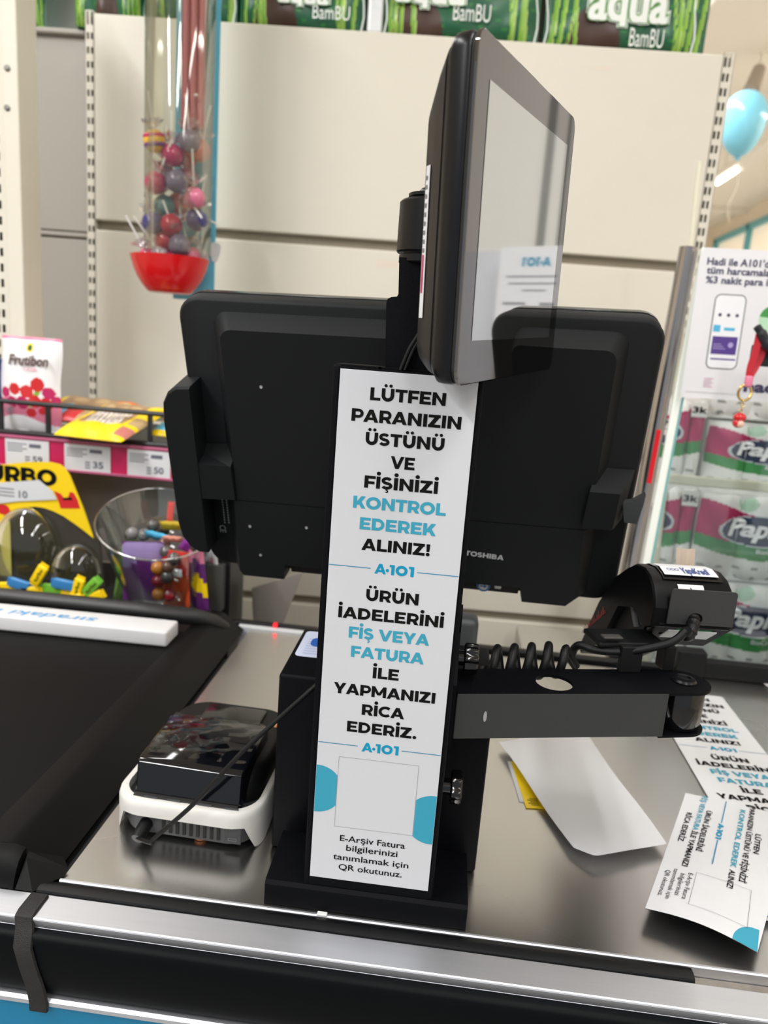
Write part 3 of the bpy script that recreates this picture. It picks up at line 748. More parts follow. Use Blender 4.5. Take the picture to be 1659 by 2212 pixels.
# ================================================================== till monitor seen from behind
MO = Fr((-.03634, .70684, 1.20145), (.9984, -.0538, .018), (-.034, -.3139, .9489), 1.125)   # z towards the camera
mt = thing('till_monitor', 'wide black till monitor seen from behind, tilted behind the sign pole', 'monitor', (-.03, .72, ZC))
def rring(w, h, r, z, F=MO, cx=0, cy=0, n=6): return [F(x, y, z) for x, y in rr(w, h, r, n, cx, cy)]
w_, h_ = .382, .2575
MB().loft([rring(w_-.004, h_-.004, .016, -.0165), rring(w_, h_, .018, -.0145), rring(w_, h_, .018, -.0035), rring(w_-.003, h_-.003, .0165, -.001), rring(w_-.006, h_-.006, .015, 0)]).build('rear_shell', MONB, mt, smooth=40)
MB().loft([rring(w_, h_, .018, -.0255), rring(w_+.0005, h_+.0005, .018, -.0235), rring(w_+.0005, h_+.0005, .018, -.0182), rring(w_-.004, h_-.004, .016, -.0170)]).build('front_glass_frame', GLOSSB, mt, smooth=40)
# raised housing: upper cover and lower cover with the cable notch
def cover(name, outer, inner, zo, zi):
    b = MB(); b.loft([[MO(x, y, zo) for x, y in outer], [MO(x, y, zi) for x, y in inner]], cap=False)
    b.add([MO(x, y, zi) for x, y in inner], [list(range(len(inner)))]); b.add([MO(x, y, zo) for x, y in outer], [list(range(len(outer)))])
    return b.build(name, MONB, mt, smooth=35)
def topround(x0, x1, yb, yt_, r, n=5):
    return [(x0, yb), (x1, yb)]+[(x1-r+r*math.cos(math.radians(90*k/n)), yt_-r+r*math.sin(math.radians(90*k/n))) for k in range(n+1)]+[(x0+r-r*math.sin(math.radians(90*k/n)), yt_-r+r*math.cos(math.radians(90*k/n))) for k in range(n+1)]
cover('upper_cover', topround(-.161, .1655, -.0447, .1185, .012), topround(-.150, .1555, -.0447, .109, .009), .0001, .018)
outer = [(-.1655, -.0455), (.165, -.0455), (.166, -.120), (.158, -.1285), (.1075, -.1285), (.1065, -.112), (-.1105, -.112), (-.1115, -.1285), (-.158, -.1285), (-.1645, -.124)]
inner = [(-.153, -.0455), (.1525, -.0455), (.1535, -.118), (.147, -.1255), (.1085, -.1255), (.1068, -.1108), (-.1108, -.1108), (-.1120, -.1268), (-.151, -.1268), (-.1545, -.122)]
cover('lower_cover', outer[::-1], inner[::-1], .0001, .0178)
PM = Fr(MO(0, 0, .0182), MO.u, MO.v, 1.125)
b = MB(); b.flat(caps('TOSHIBA', .0588, .0925, -.0778, .0050), Fr(PM(0, 0, 0), (MO.u-MO.v*.05), MO.v, 1.125), .0003)
b.build('maker_lettering', mat('silver_print', (176, 178, 180), .4), mt, recalc=False)
# ports in the notch
MB().rbox((-.109, -.1275, -.012), (.1055, -.1125, .004), .001, MO).build('port_panel', HOLE, mt)
x, y = .0735, -.1185
MB().prism(disc(x, y, .0062, 24), .0042, .0090, MO).build('blue_port', mat('port_blue', (52, 96, 150), .4), mt)
b = MB(); b.flat([disc(x, y, .0042, 20)], MO, .0092); b.build('port_face', LGREY, mt)
b = MB(); b.flat([rect(x-.003, y-.0006, x+.002, y+.0006), [(x+.0005, y-.0022), (x+.0032, y), (x+.0005, y+.0022)]], MO, .0094); b.build('port_arrow', mat('port_blue', (52, 96, 150)), mt, recalc=False)
MB().rbox((x+.010, y-.002, .004), (x+.016, y+.003, .009), .001, MO).build('white_plug', WHITEP, mt)
for (px, py, z) in ((564, 836, .0181), (540, 1137, .0181), (662, 1140, .0181), (563, 1199, .0181)):
    x, y = MO.hit(px, py, z); MB().lathe([(.0016, 0), (.0014, .0006), (.0006, .0004)], Fr(MO(x, y, z), MO.u, MO.v), 12).build('screw', mat('screw_zinc', (190, 190, 190), .35, metal=.6), mt)
# card reader along the left edge
RD = Fr(MO(0, 0, .001), MO.u, MO.v, 1.125)
pts = [(-.178, .062), (-.190, .061), (-.198, .056), (-.2035, .046), (-.2055, .03), (-.2065, -.070), (-.2045, -.085), (-.198, -.096), (-.190, -.101), (-.181, -.101)]
ins = [(-.1785, .060), (-.190, .059), (-.197, .0545), (-.202, .046), (-.204, .03), (-.205, -.069), (-.203, -.084), (-.197, -.0945), (-.190, -.099), (-.1815, -.099)]
b = MB(); b.loft([[RD(x, y, -.018) for x, y in pts], [RD(x, y, .022) for x, y in pts], [RD(x, y, .024) for x, y in ins]]); b.build('card_reader', MONB, mt, smooth=35)
b = MB(); b.loft([[RD(x, y, z) for x, y in ((-.1965, -.001), (-.1505, .003), (-.1485, -.043), (-.1965, -.043))] for z in (.0005,)]+[[RD(x, y, z) for x, y, z in ((-.198, -.0075, .0245), (-.1515, -.0105, .0205), (-.1505, -.043, .0205), (-.198, -.043, .0245))]])
b.build('reader_bridge', MONB, mt, smooth=30)
b = MB()
lab = Fr(MO(-.1725, 0, .0004), -MO.v, MO.u, 1.125)
b.flat(script_text('CE', .084, .092, -.0045, .006, .02), lab, 0)
for k in range(3):
    for j in range(12):
        b.flat([rect(.050+j*.0027, .0005+k*.004, .050+j*.0027+.0018, .0017+k*.004)], lab, 0)
b.build('rating_label', mat('faint_label_print', (110, 112, 114), .5), mt, recalc=False)
# latch block and thumb tab on the right edge
b = MB(); b.loft([[RD(x, y, z) for x, y, z in ((.158, .006, .0), (.187, .006, .0), (.184, -.041, .0), (.155, -.041, .0))], [RD(x, y, z) for x, y, z in ((.1505, -.005, .024), (.1745, -.005, .024), (.1735, -.039, .024), (.149, -.039, .024))]])
b.build('latch_block', MONB, mt, smooth=25)
b = MB(); q = [MO.hit(*p, .012) for p in ((1345, 1085), (1365, 1083), (1395, 1068), (1390, 1090), (1376, 1132), (1348, 1128))]
b.prism(q, .0075, .0125, MO); b.build('thumb_tab', DARKG, mt, smooth=30)
# stand: neck and foot on top of the black box
b = MB(); b.loft([[V((x, y, z)) for x, y in ((-.062, y0), (-.002, y0), (-.002, y0+.022), (-.062, y0+.022))] for z, y0 in ((.874, .712), (1.06, .722), (1.16, .742))])
b.build('stand_neck', BLACKP, mt, smooth=30)
b = MB(); b.rbox((-.11, .682, ZC+.0006), (.045, .76, .8745), .003); b.build('stand_foot', BLACKP, mt)
c = PY(1036, 1343, .70); d_ = PY(1000, 1400, .70)
b = MB(); b.rbox((-.002, .702, d_.z-.02), (c.x, .73, c.z), .007, seg=4); b.build('stand_knuckle', DARKG, mt, smooth=50)
MB().flat([rect(-w_/2+.012, -h_/2+.02, w_/2-.012, h_/2-.012)], MO, -.0257).build('screen', mat('monitor_screen', (30, 34, 40), .1), mt)

# ================================================================== tilted customer display
DS = Fr((.03814, .52799, 1.38253), (.372, .9261, .0627), (-.0266, -.0568, .998), .8932)   # z out of the glass
ds = thing('customer_display', 'tilted customer display with glossy black frame and pale reflecting screen', 'display', (.02, .56, 1.29))
dw, dh = .2315, .208
def dr(w, h, r, z, cx=0, cy=0, n=6): return [DS(x, y, z) for x, y in rr(w, h, r, n, cx, cy)]
GLASSB = mat('display_glass', (124, 122, 122), .03, metal=1.0)
LCD = mat('display_lcd', (214, 217, 217), .035, metal=1.0)
MB().loft([dr(dw, dh, .010, -.0022), dr(dw, dh, .010, -.0004), dr(dw-.0012, dh-.0012, .0095, 0)]).build('front_glass', GLASSB, ds, smooth=30)
MB().flat([rect(-.0945, -.0752, .0955, .0800)], DS, .0003).build('screen', LCD, ds)
MB().loft([dr(dw-.003, dh-.003, .010, -.0050), dr(dw-.003, dh-.003, .010, -.0023)]).build('gasket', HOLE, ds)
MB().loft([dr(dw-.010, dh-.010, .014, -.0225), dr(dw-.001, dh-.001, .011, -.0165), dr(dw, dh, .0105, -.0120), dr(dw, dh, .0105, -.0068), dr(dw-.002, dh-.002, .010, -.0052)]).build('side_frame', SATINB, ds, smooth=50)
RS = mat('rear_shell_matte', (34, 32, 32), .4, spec=.28)
MB().loft([dr(.120, .110, .012, -.047, .0, -.012), dr(.160, .135, .014, -.0455, .0, -.012), dr(.196, .165, .016, -.038, .0, -.010), dr(.214, .188, .016, -.0285, 0, -.004), dr(.2225, .199, .014, -.0222)]).build('rear_shell', RS, ds, smooth=70)
b = MB()
def slope_pt(y, t):   # along the near flank of the rear shell
    x0, z0, x1, z1 = -.0975, -.0382, -.1068, -.0288
    return DS(x0+(x1-x0)*t-.0003, y, z0+(z1-z0)*t-.0006)
lb = MB(); ye = (.028, .0, -.052, -.072)
mats_l = [PAPER, MAG, GREY]
lb.add([slope_pt(.032, .22), slope_pt(.032, .72), slope_pt(-.062, .72), slope_pt(-.062, .22)], [(0, 1, 2, 3)], 0)
lb.add([slope_pt(-.022, .3)+V((-.0002, -.0003, 0)), slope_pt(-.022, .5)+V((-.0002, -.0003, 0)), slope_pt(-.046, .5)+V((-.0002, -.0003, 0)), slope_pt(-.046, .3)+V((-.0002, -.0003, 0))], [(0, 1, 2, 3)], 1)
for k in range(9):
    y = .026-k*.0055; lb.add([slope_pt(y, .25)+V((-.0002, -.0003, 0)), slope_pt(y, .5)+V((-.0002, -.0003, 0)), slope_pt(y-.0025, .5)+V((-.0002, -.0003, 0)), slope_pt(y-.0025, .25)+V((-.0002, -.0003, 0))], [(0, 1, 2, 3)], 2)
lb.build('rating_label', mats_l, ds, recalc=False)
# arm from the swivel to the back of the display
q = DS(-.01, -.02, -.046)
b = MB(); b.tube([V((cxx, YC, (cz0+cz1)/2)), V((cxx+.012, YC+.012, (cz0+cz1)/2)), V((q.x-.004, q.y, q.z))], .0115, 16)
b.build('mount_arm', SATINB, ds, smooth=50)
b = MB()
for dx in (0, 9):
    b.tube(spline([PY(925+dx, 690, .516), PY(905+dx, 722, .517), PY(886+dx, 752, .5175), PY(872+dx, 784, .5175), PY(866+dx, 800, .5175)]), .0017, 8)
b.build('cable', RUBBER, ds, smooth=60)

# ================================================================== payment terminal on its cradle
TT = V((.992, .125, 0)).normalized()
T = Fr((.1957, .605, 1.0973), TT, (0, 0, 1))     # x right along the plate, y up, z towards the camera
tm = thing('payment_terminal', 'black card payment terminal with a white bank label at right', 'payment terminal', T(.03, -.04, -.02))
prof = [(.0015, -.004), (.001, .012), (.004, .020), (.0105, .0285), (.020, .0345), (.033, .0375), (.052, .0355), (.070, .0262), (.098, .0085), (.131, -.028), (.172, -.094), (.166, -.099), (.114, -.066), (.079, -.014), (.045, -.003), (.014, -.010)]
xl, xr = -.0125, .0565
def pring(x, k):
    cxp = .075; czp = -.02
    return [T(x, czp+(z-czp)*k, -(cxp+(d-cxp)*k)) for d, z in prof]
TB = mat('terminal_black', (7, 7, 9), .42, spec=.14)
MB().loft([pring(xl, .975), pring(xl+.0015, .995), pring(xl+.004, 1), pring(xr-.004, 1), pring(xr-.0015, .995), pring(xr, .975)]).build('terminal_body', TB, tm, smooth=22)
# recessed printer lid with the bank label on top of the head
def topz(d):
    for (a, za), (b_, zb) in zip(prof[1:9], prof[2:10]):
        if a <= d <= b_: return za+(zb-za)*(d-a)/(b_-a)
    return .0375
def toppatch(x0, x1, d0, d1, lift, nm, m, n=8, par=None):
    b = MB(); b.grid(lambda a, c: T(x0+(x1-x0)*a, topz(d0+(d1-d0)*c)+lift, -(d0+(d1-d0)*c)+lift*.3), 6, n)
    return b.build(nm, m, par or tm, smooth=60)
lid = toppatch(-.002, .050, .016, .062, .0012, 'printer_lid', GLOSSB)
lbl = toppatch(.000, .047, .0195, .046, .0022, 'bank_label', mat('label_white', (236, 238, 242), .4), par=lid)
b = MB()
for p in script_text('YapıKredi', .0165, .0405, 0, .0095, .03):
    b.add([T(x, topz(.0225+y)+.0026, -(.0225+y)+.0008) for x, y in p], [list(range(len(p)))])
for k in range(3):
    for p in ring2(.0065+k*.0035, .0045, .0014, .0019, 14): b.add([T(x, topz(.0235+y)+.0026, -(.0235+y)+.0008) for x, y in p], [list(range(len(p)))])
b.build('bank_lettering', mat('bank_navy', (44, 74, 140), .4), lbl, recalc=False)
# small contactless sign on the head front
q0 = T.hit(1468, 1259, -.008); q1 = T.hit(1522, 1274, -.008)
b = MB(); b.grid(lambda a, c: T(q0[0]+(q1[0]-q0[0])*a, topz(.0045+.008*c)+.0007, -(.0045+.008*c)+.0006), 2, 4)
cl = b.build('contactless_label', mat('label_white', (236, 238, 242), .4), tm)
b = MB()
for r in (.0022, .0036, .005):
    pp = arcp((q0[0]+q1[0])/2-.004, .006, r, r, -50, 50, 8)
    for p in ribbon(pp, .0006): b.add([T(x, topz(max(.002, y))+.0011, -y+.001) for x, y in p], [list(range(len(p)))])
b.build('contactless_mark', INK, cl, recalc=False)
# slanting dim red dashes on the left flank, weakly emissive
SF = Fr(T(xl-.0005, 0, 0), V((-TT.y, TT.x, 0)), V((0, 0, 1)))
b = MB(); q0, q1 = SF.hit(1258, 1368), SF.hit(1306, 1326)
for k in range(16):
    x = q0[0]+(q1[0]-q0[0])*k/15; y = q0[1]+(q1[1]-q0[1])*k/15; h = .0028+.0022*((k*7) % 3)
    b.flat([[(x, y), (x-.0016, y+.0012), (x-.0016+h*.55, y+.0012+h), (x+h*.55, y+h)]], SF, 0)
b.build('red_dashes', mat('dim_red', (130, 14, 24), .4, emit=.15), tm, recalc=False)
# paper strip sticking out
b = MB(); q = T.hit(1462, 1213, -.055); q2 = T.hit(1508, 1199, -.055)
b.grid(lambda a, c: T(q[0]+.011*a*1.6, .034+.016*c, -.056-.004*c-.001*math.sin(a*9)), 8, 4); b.build('paper_tongue', mat('till_roll_paper', (196, 178, 160), .6), tm)
# ---- cradle
cr_ = thing('terminal_cradle', 'bent dark grey metal cradle holding the payment terminal on the arm end', 'cradle', T(.03, -.06, -.02))
GM = mat('dark_grey_bracket', (50, 51, 52), .5, spec=.4, bump=.2, bscale=1500)
b = MB(); pl = rr(.0605, .0305, .003, 4, .0285, .0150)
hx, hy = T.hit(1500, 1336); hole = [(hx+.0065*math.cos(2*PI*k/32), hy+.0055*math.sin(2*PI*k/32)) for k in range(32)]
pout = rr(.0560, .0303, .0028, 5, .0270, .01485)[:12]+[(-.001, -.0003), (.0550, -.0003)]
out = pout; hc = (hx, hy); an = sorted(set([2*PI*k/48 for k in range(48)]+[math.atan2(y-hy, x-hx) % (2*PI) for x, y in pout]))
ro = [nearest(a) for a in an]
ri = [(hx+.0062*math.cos(a), hy+.0052*math.sin(a)) for a in an]
b.loft([[T(x, y, z) for x, y in P] for P, z in ((ri, .0), (ro, .0), (ro, .0016), (ri, .0016), (ri, .0))], cap=False)
b.build('front_plate', GM, cr_, smooth=20)
sl = Fr(T(0, -.0004, .0), TT, (T.n*1.0)*(-.80)+V((0, 0, -.60)))   # sloping rear plate, y runs away and down
b = MB()
x0, x1, ya, yb_ = -.006, .0588, .0015, .060
wx0, wx1, wy0, wy1 = .004, .047, .010, .030
for r in (rect(x0, ya, x1, wy0), rect(x0, wy1, x1, yb_), rect(x0, wy0, wx0, wy1), rect(wx1, wy0, x1, wy1)):
    b.box((r[0][0], r[0][1], -.0008), (r[2][0], r[2][1], .0008), sl)
b.build('rear_plate', BLACKM, cr_)
MB().box((wx0+.001, wy0, -.0034), (wx1, wy1, -.0024), sl).build('label_behind', mat('device_label', (206, 208, 208), .5), cr_)
TOPZ = 1.0566
SB = Fr(T(-.004, 0, 0), V((-TT.y, TT.x, 0)), V((0, 0, 1)))
DB = mat('cradle_black', (13, 14, 16), .5, spec=.25)
pp_ = [SB.hit(*p) for p in ((1336, 1318), (1298, 1386), (1345, 1392), (1385, 1380), (1396, 1352), (1380, 1350), (1366, 1296))]
MB().prism(pp_, -.0012, .0012, SB).build('side_bracket', DB, cr_)
q = [SB.hit(*p) for p in ((1366, 1294), (1371, 1294), (1384, 1354), (1377, 1354))]
MB().prism(q, -.0035, -.0013, SB).build('bracket_flange', mat('flange_grey', (74, 76, 78), .45), cr_)
b = MB()
def upp(px, py, bb): 
    d = ray(px, py); o = AT(0, bb, 0); t_ = (o-CAM).dot(AT.v)/d.dot(AT.v); p = CAM+d*t_-AT.o; return p.dot(AT.u), p.dot(AT.n)
for (pa, pb, bb, dd) in (((1346, 1398), (1384, 1450), .036, .006), ((1440, 1398), (1456, 1446), .040, .014)):
    x0, z0 = upp(pa[0], pa[1], bb); x1, z1 = upp(pb[0], pb[1], bb)
    b.rbox((min(x0, x1), bb, min(.0006, z1)), (max(x0, x1), bb+dd, z0), .001, AT)
b.build('cradle_post', DB, cr_)
x0, z0 = upp(1296, 1386, .046); x1, z1 = upp(1440, 1396, .046)
b = MB(); b.rbox((x0, .046, z0-.006), (x1, .080, z0-.001), .002, AT); b.build('cradle_tray', DB, cr_)
x0, z0 = upp(1306, 1378, .044); x1, z1 = upp(1346, 1382, .044)
b = MB(); b.rbox((x0, .044, z0-.0012), (x1, .052, z0+.0004), .0006, AT); b.build('cradle_tongue', mat('tongue_grey', (64, 63, 61), .5), cr_)
# ---- coiled cable
pl0 = T(hx, hy, -.004)
t = thing('coiled_cable', 'thick black coiled cable plugged into the payment terminal', 'cable', T(0, -.05, .0))
pts = [T(hx, hy, -.003), T(hx-.004, hy-.004, .008), PY(1482, 1362, .592)]
pts += [PY(1455, 1385, .590), PY(1400, 1400, .590), PY(1340, 1408, .592), PY(1285, 1404, .598), PY(1255, 1394, .603), PY(1240, 1402, .607), PY(1234, 1424, .604), PY(1244, 1440, .596)]
cyl_pts = []
c0, c1 = PY(1216, 1424, .594), PY(1046, 1434, .585)
turns = 4.6; N = 110
for k in range(N+1):
    f_ = k/N; a = -PI*.6-2*PI*turns*f_; c = c0.lerp(c1, f_)
    cyl_pts.append(c+V((0, .0125*math.sin(a+PI/2), .0125*math.cos(a+PI/2)))*1.0)
path = spline(pts[2:], 6)+cyl_pts
MB().tube(path, .0036, 10).build('coil', RUBBER, t, smooth=70)
b = MB(); sp = spline([T(hx, hy, -.003), T(hx-.0035, hy-.004, .007), T(hx-.0085, hy-.0115, .012), pts[2]], 8)
b.tube(sp, [.0052-.0012*(k/(len(sp)-1))+(.0007 if k % 3 == 0 else 0) for k in range(len(sp))], 14); b.build('strain_relief', RUBBER, t, smooth=30)

# ================================================================== white and black desk device at left
dv = thing('card_device', 'white and glossy black desktop card device with vents beside the belt', 'card device', (-.195, .62, ZC))
DF = Fr((-.1945, .633, ZC), (1, -.035, 0), (.035, 1, 0))     # x right, y away, z up
def q_ring(w, h, r, z, cy=0.0, n=8): return [DF(x, y, z) for x, y in rr(w, h, r, n, 0, cy)]
Wd, Hd = .134, .165
# white shell: front apron with arched opening, sides and rear
apr = []
R_ = .028
def shell_path(inset):
    w, h, r = Wd/2-inset, Hd/2-inset, R_-inset
    p = []
    for k in range(9): a = math.radians(180+90*k/8); p.append((-w+r+r*math.cos(a), -h+r+r*math.sin(a)))
    p = [(-w, h*.98), (-w, h*.6), (-w, 0)]+p
    for k in range(1, 24): p.append((-w+r+(2*w-2*r)*k/24, -h))
    for k in range(9): a = math.radians(270+90*k/8); p.append((w-r+r*math.cos(a), -h+r+r*math.sin(a)))
    p += [(w, 0), (w, h*.6), (w, h*.98)]
    return p
def low_edge(x, y):
    """height of the shell's lower edge: an arch cut between the two front feet"""
    if y > -Hd/2+.045: return .012
    t_ = abs(x)/(Wd/2)
    if t_ > .95: return .0008
    s = min(1, max(0, (t_-.80)/.15)); s = s*s*(3-2*s)
    return .0245*(1-s)+.0008*s
outp, inp = shell_path(0), shell_path(.004)
top1 = .0385
rows = [[DF(x, y, low_edge(x, y)) for x, y in outp], [DF(x*1.0, y, .5*(low_edge(x, y)+top1-.006)) for x, y in outp], [DF(x, y, top1-.006) for x, y in outp],
        [DF(x*.985, y*.985, top1-.0015) for x, y in outp], [DF(x*.95, y*.955, top1) for x, y in outp], [DF(x*.90, y*.91, top1-.0005) for x, y in outp], [DF(x*.90, y*.91, .028) for x, y in outp]]
b = MB(); b.loft(rows, cap=False, closed=False)
b.loft([[DF(x, y, low_edge(x, y)) for x, y in outp], [DF(x, y, low_edge(x, y)) for x, y in inp], [DF(x, y, .03) for x, y in inp]], cap=False, closed=False)
b.build('white_shell', WHITEP, dv, smooth=50)
# inner base with vents and sockets
b = MB()
b.loft([q_ring(Wd-.016, Hd-.016, .022, .004), q_ring(Wd-.012, Hd-.014, .024, .008), q_ring(Wd-.012, Hd-.014, .024, .030)])
b.build('base', DARKG, dv, smooth=40)
fy = -Hd/2+.0072
b = MB()
for k in range(9):
    x = -.020+k*.0062; b.box((x, fy-.0012, .0075), (x+.0028, fy+.0002, .0225), DF)
b.build('vent_slots', HOLE, dv)
b = MB(); b.rbox((.0365, fy-.0012, .006), (.0515, fy, .0225), .0006, DF); b.build('port_cover', mat('port_cover_grey', (44, 46, 48), .5), dv)
b = MB(); b.flat([rect(.040, .009, .0475, .0094), rect(.040, .0112, .0475, .0116), rect(.040, .009, .0404, .0116), rect(.0472, .009, .0475, .0116)], Fr(DF(0, fy-.0014, 0), DF.u, V((0, 0, 1))), 0)
b.build('port_mark', GREY, dv, recalc=False)
for sx in (-1, 1): MB().lathe([(.004, .0004), (.004, .004)], Fr(DF(sx*.045, Hd/2-.03, 0), DF.u, DF.v), 14).build('foot', RUBBER, dv)
MB().lathe([(.0055, .0006), (.0055, .004)], Fr(DF(.012, -Hd/2+.016, 0), DF.u, DF.v), 14).build('foot', mat('amber_foot', (150, 84, 40), .5), dv)
# black upper body
b = MB(); b.loft([q_ring(Wd*.90, Hd*.80, .026, .026, .011), q_ring(Wd*.895, Hd*.80, .028, .040, .011), q_ring(Wd*.86, Hd*.74, .028, .052, .016), q_ring(Wd*.80, Hd*.66, .026, .056, .020)])
b.build('upper_body', BLACKP, dv, smooth=40)
# paper-lid head block
hx0, hx1 = -.0485, .0475
b = MB()
hp = [(-.0700, .034), (-.0690, .040), (-.0675, .0425), (-.0645, .0625), (-.0625, .0655), (-.0585, .0675), (.010, .0715), (.014, .070), (.016, .050), (.016, .034)]
def hring(x, k): return [DF(x, -.02+(y+.02)*k, .05+(z-.05)*k) for y, z in hp]
b.loft([hring(hx0, .97), hring(hx0+.0015, 1), hring(hx1-.0015, 1), hring(hx1, .97)]); b.build('head_block', mat('piano_black', (8, 9, 14), .07, spec=.6), dv, smooth=30)
b = MB(); b.rbox((hx0+.001, -.0752, .030), (hx1-.001, -.0695, .0392), .001, DF); b.build('paper_slot', HOLE, dv)
for x in (-.037, -.016, .012, .036):
    MB().box((x, -.0757, .0375), (x+.012, -.0745, .0396), DF).build('slot_tooth', DARKG, dv)
# crumpled clear film over the head and the brown label at the rear
rnd = random.Random(3)
hf = [[rnd.uniform(0, .0028) for _ in range(13)] for _ in range(13)]
b = MB(); b.grid(lambda a, c: DF(hx0+.004+(hx1-hx0-.006)*a, -.055+.066*c, .0685+.004*c+hf[int(c*12)][int(a*12)]), 12, 12)
b.build('clear_film', FILM, dv, smooth=80)
b = MB(); b.rbox((-.03, .018, .0545), (.032, .066, .060), .004, DF); b.build('rear_lid', GLOSSB, dv, smooth=40)
b = MB(); b.tube(spline([DF(.046, .036, .050), DF(.052, .050, .062), DF(.060, .054, .058), DF(.064, .044, .048)]), .0022, 8); b.build('amber_strap', mat('amber_strap', (176, 112, 48), .45), dv, smooth=60)
# power lead to the pole
pp = DF(-.0425, -Hd/2+.004, .0095)
lead = thing('power_lead', 'thin black cable running from the white device up to the pole', 'cable', pp)
e = PY(690, 1474, .548)
b = MB(); b.tube([DF(-.0345, fy+.004, .0135), DF(-.035, fy-.006, .0115), DF(-.0360, fy-.0155, .0080)], [.0062, .006, .0052], 16); b.build('plug', RUBBER, lead, smooth=50)
ph = PY(318, 1818, .536)
b = MB(); b.tube(spline([DF(-.0359, fy-.0145, .0085), PY(326, 1820, .531), PY(336, 1808, .531), PY(420, 1735, .532), PY(520, 1628, .536), PY(610, 1545, .542), e]), .0019, 10); b.build('lead', RUBBER, lead, smooth=70)

# ================================================================== papers on the counter
def sheet(name, label, cat, fn, nu, nv, m, edge=None, thick=.00012):
    b = MB(); b.grid(fn, nu, nv)
    o = b.build(name, m, None, smooth=60)
    return tag(o, label, cat)
# long notice lying flat at the right
FO = V((.3065, .586, ZC)); fw, fl = .0935, .405
def f1(x, y, z=0.0):
    lift = .0007+.0004*math.sin(y*14)
    return V((.3055+x, .553+y, ZC+.0012+lift+z))
fn1 = thing('printed_notice', 'long white printed notice lying flat on the steel under the arm', 'notice', (.352, .79, ZC))
def fcurve(x, y, z): return f1(x*1.12, y*1.12, z)
b = MB(); b.grid(lambda a, c: f1(a*.1036, c*.436), 4, 30); b.build('notice_sheet', PAPER, fn1, smooth=60)
sign_print(None, fn1, .0004, curve=fcurve)
# second long notice at the right edge, only its corner shows
q = V((.4785, 1.03, ZC+.003))
b = MB(); FQ = Fr(PZ(1602, 1445, ZC+.002), PZ(1659, 1484, ZC+.002)-PZ(1602, 1445, ZC+.002), PZ(1659, 1430, ZC+.002)-PZ(1602, 1445, ZC+.002))
tag(b.grid(lambda a, c: FQ(.16*a, .10*c, .0005+.004*a*c), 6, 6).build('printed_notice', PAPER, None, smooth=60), 'white notice corner at the right picture edge near the black end stop', 'notice')
# small landscape notice, curled up in front
A = PZ(1481, 1714, ZC+.004); B_ = PZ(1393, 1965, ZC+.012)
cu = (B_-A); cl_ = math.hypot(cu.x, cu.y); ux = V((cu.x, cu.y, 0)).normalized(); uy = V((-ux.y, ux.x, 0))   # reading direction, up
R0 = PZ(1637, 2054, ZC+.0135)
cwid = (R0-B_).length
cw, chh = cl_, cwid
TRc = PZ(1716, 1757, ZC+.008)
def card_lift(a, c): return .0048+.0085*a*a+.005*math.sin(PI*c)*(a**1.5)-.0012*c
def card(x, y, z=0.0):
    """the curled sheet: x along the reading direction, y up the lettering"""
    a = x/cw; c = y/chh
    p = A.lerp(B_, a).lerp(TRc.lerp(R0, a), c)
    return V((p.x, p.y, ZC+card_lift(a, c)+z))
L0 = (TRc-A).length; L1 = (R0-B_).length
cd = thing('printed_card', 'small curled white card with sideways black and turquoise lettering at lower right', 'card', card(cw/2, chh/2)-V((0, 0, .006)))
b = MB(); b.grid(lambda a, c: card(cw*a, chh*c), 60, 40); b.build('card_front', PAPER, cd, smooth=60)
b = MB(); b.grid(lambda a, c: card(cw*a, chh*c, -.0005), 60, 40); b.build('card_back', mat('card_dark_back', (40, 42, 46), .6), cd, smooth=60)
def cput(nm, polys, m, z=.0007):
    b_ = MB()
    for i, p in enumerate(polys): b_.add([card(x, y*L1/(L0*(1-x/cw)+L1*x/cw), z+(i % 97)*1.5e-6) for x, y in p], [list(range(len(p)))])
    b_.build(nm, m, cd, recalc=False)
kx, ky = cw, chh
T_ = lambda s, a, c, y, h: script_text(s, a*kx, c*kx, y*ky, h*ky, .02)
blk = T_('LÜTFEN', .225, .385, .865, .060)+T_('PARANIZIN ÜSTÜNÜ VE FİŞİNİZİ', .0, .63, .765, .060)+T_('ALINIZ!', .565, .70, .660, .060)+T_('ÜRÜN İADELERİNİ', .125, .495, .292, .060)+T_('İLE YAPMANIZI', .335, .640, .200, .060)+T_('RİCA EDERİZ.', .185, .455, .085, .060)
blk += script_text('E-Arşiv Fatura', .682*kx, .878*kx, .285*ky, .048*ky)+script_text('bilgilerinizi', .70*kx, .865*kx, .213*ky, .048*ky)+script_text('tanımlamak için', .676*kx, .905*kx, .140*ky, .048*ky)+script_text('QR okutunuz.', .70*kx, .898*kx, .068*ky, .048*ky)
cput('black_lettering', blk, INK)
cput('turquoise_lettering', T_('KONTROL EDEREK', .045, .545, .660, .060), TURQ)
cput('turquoise_lettering', T_('FİŞ VEYA FATURA', .0, .325, .200, .060), TURQ)
cput('logo_lettering', caps('A·101', .215*kx, .352*kx, .455*ky, .062*ky), TEAL)
cput('blue_rule', [rect(.208*kx*k/12, .478*ky, .208*kx*(k+1)/12, .490*ky) for k in range(12)], LINEB)
cput('blue_rule', [rect((.362+.204*k/12)*kx, .478*ky, (.362+.204*(k+1)/12)*kx, .490*ky) for k in range(12)], LINEB)
e = .0003
qx0, qx1, qy0, qy1 = .662*kx, .902*kx, .355*ky, .894*ky
def segs(x0, y0, x1, y1, n=24):
    """a long thin bar cut into short pieces so that it follows the curl"""
    if abs(x1-x0) > abs(y1-y0): return [rect(x0+(x1-x0)*k/n, y0, x0+(x1-x0)*(k+1)/n, y1) for k in range(n)]
    return [rect(x0, y0+(y1-y0)*k/n, x1, y0+(y1-y0)*(k+1)/n) for k in range(n)]
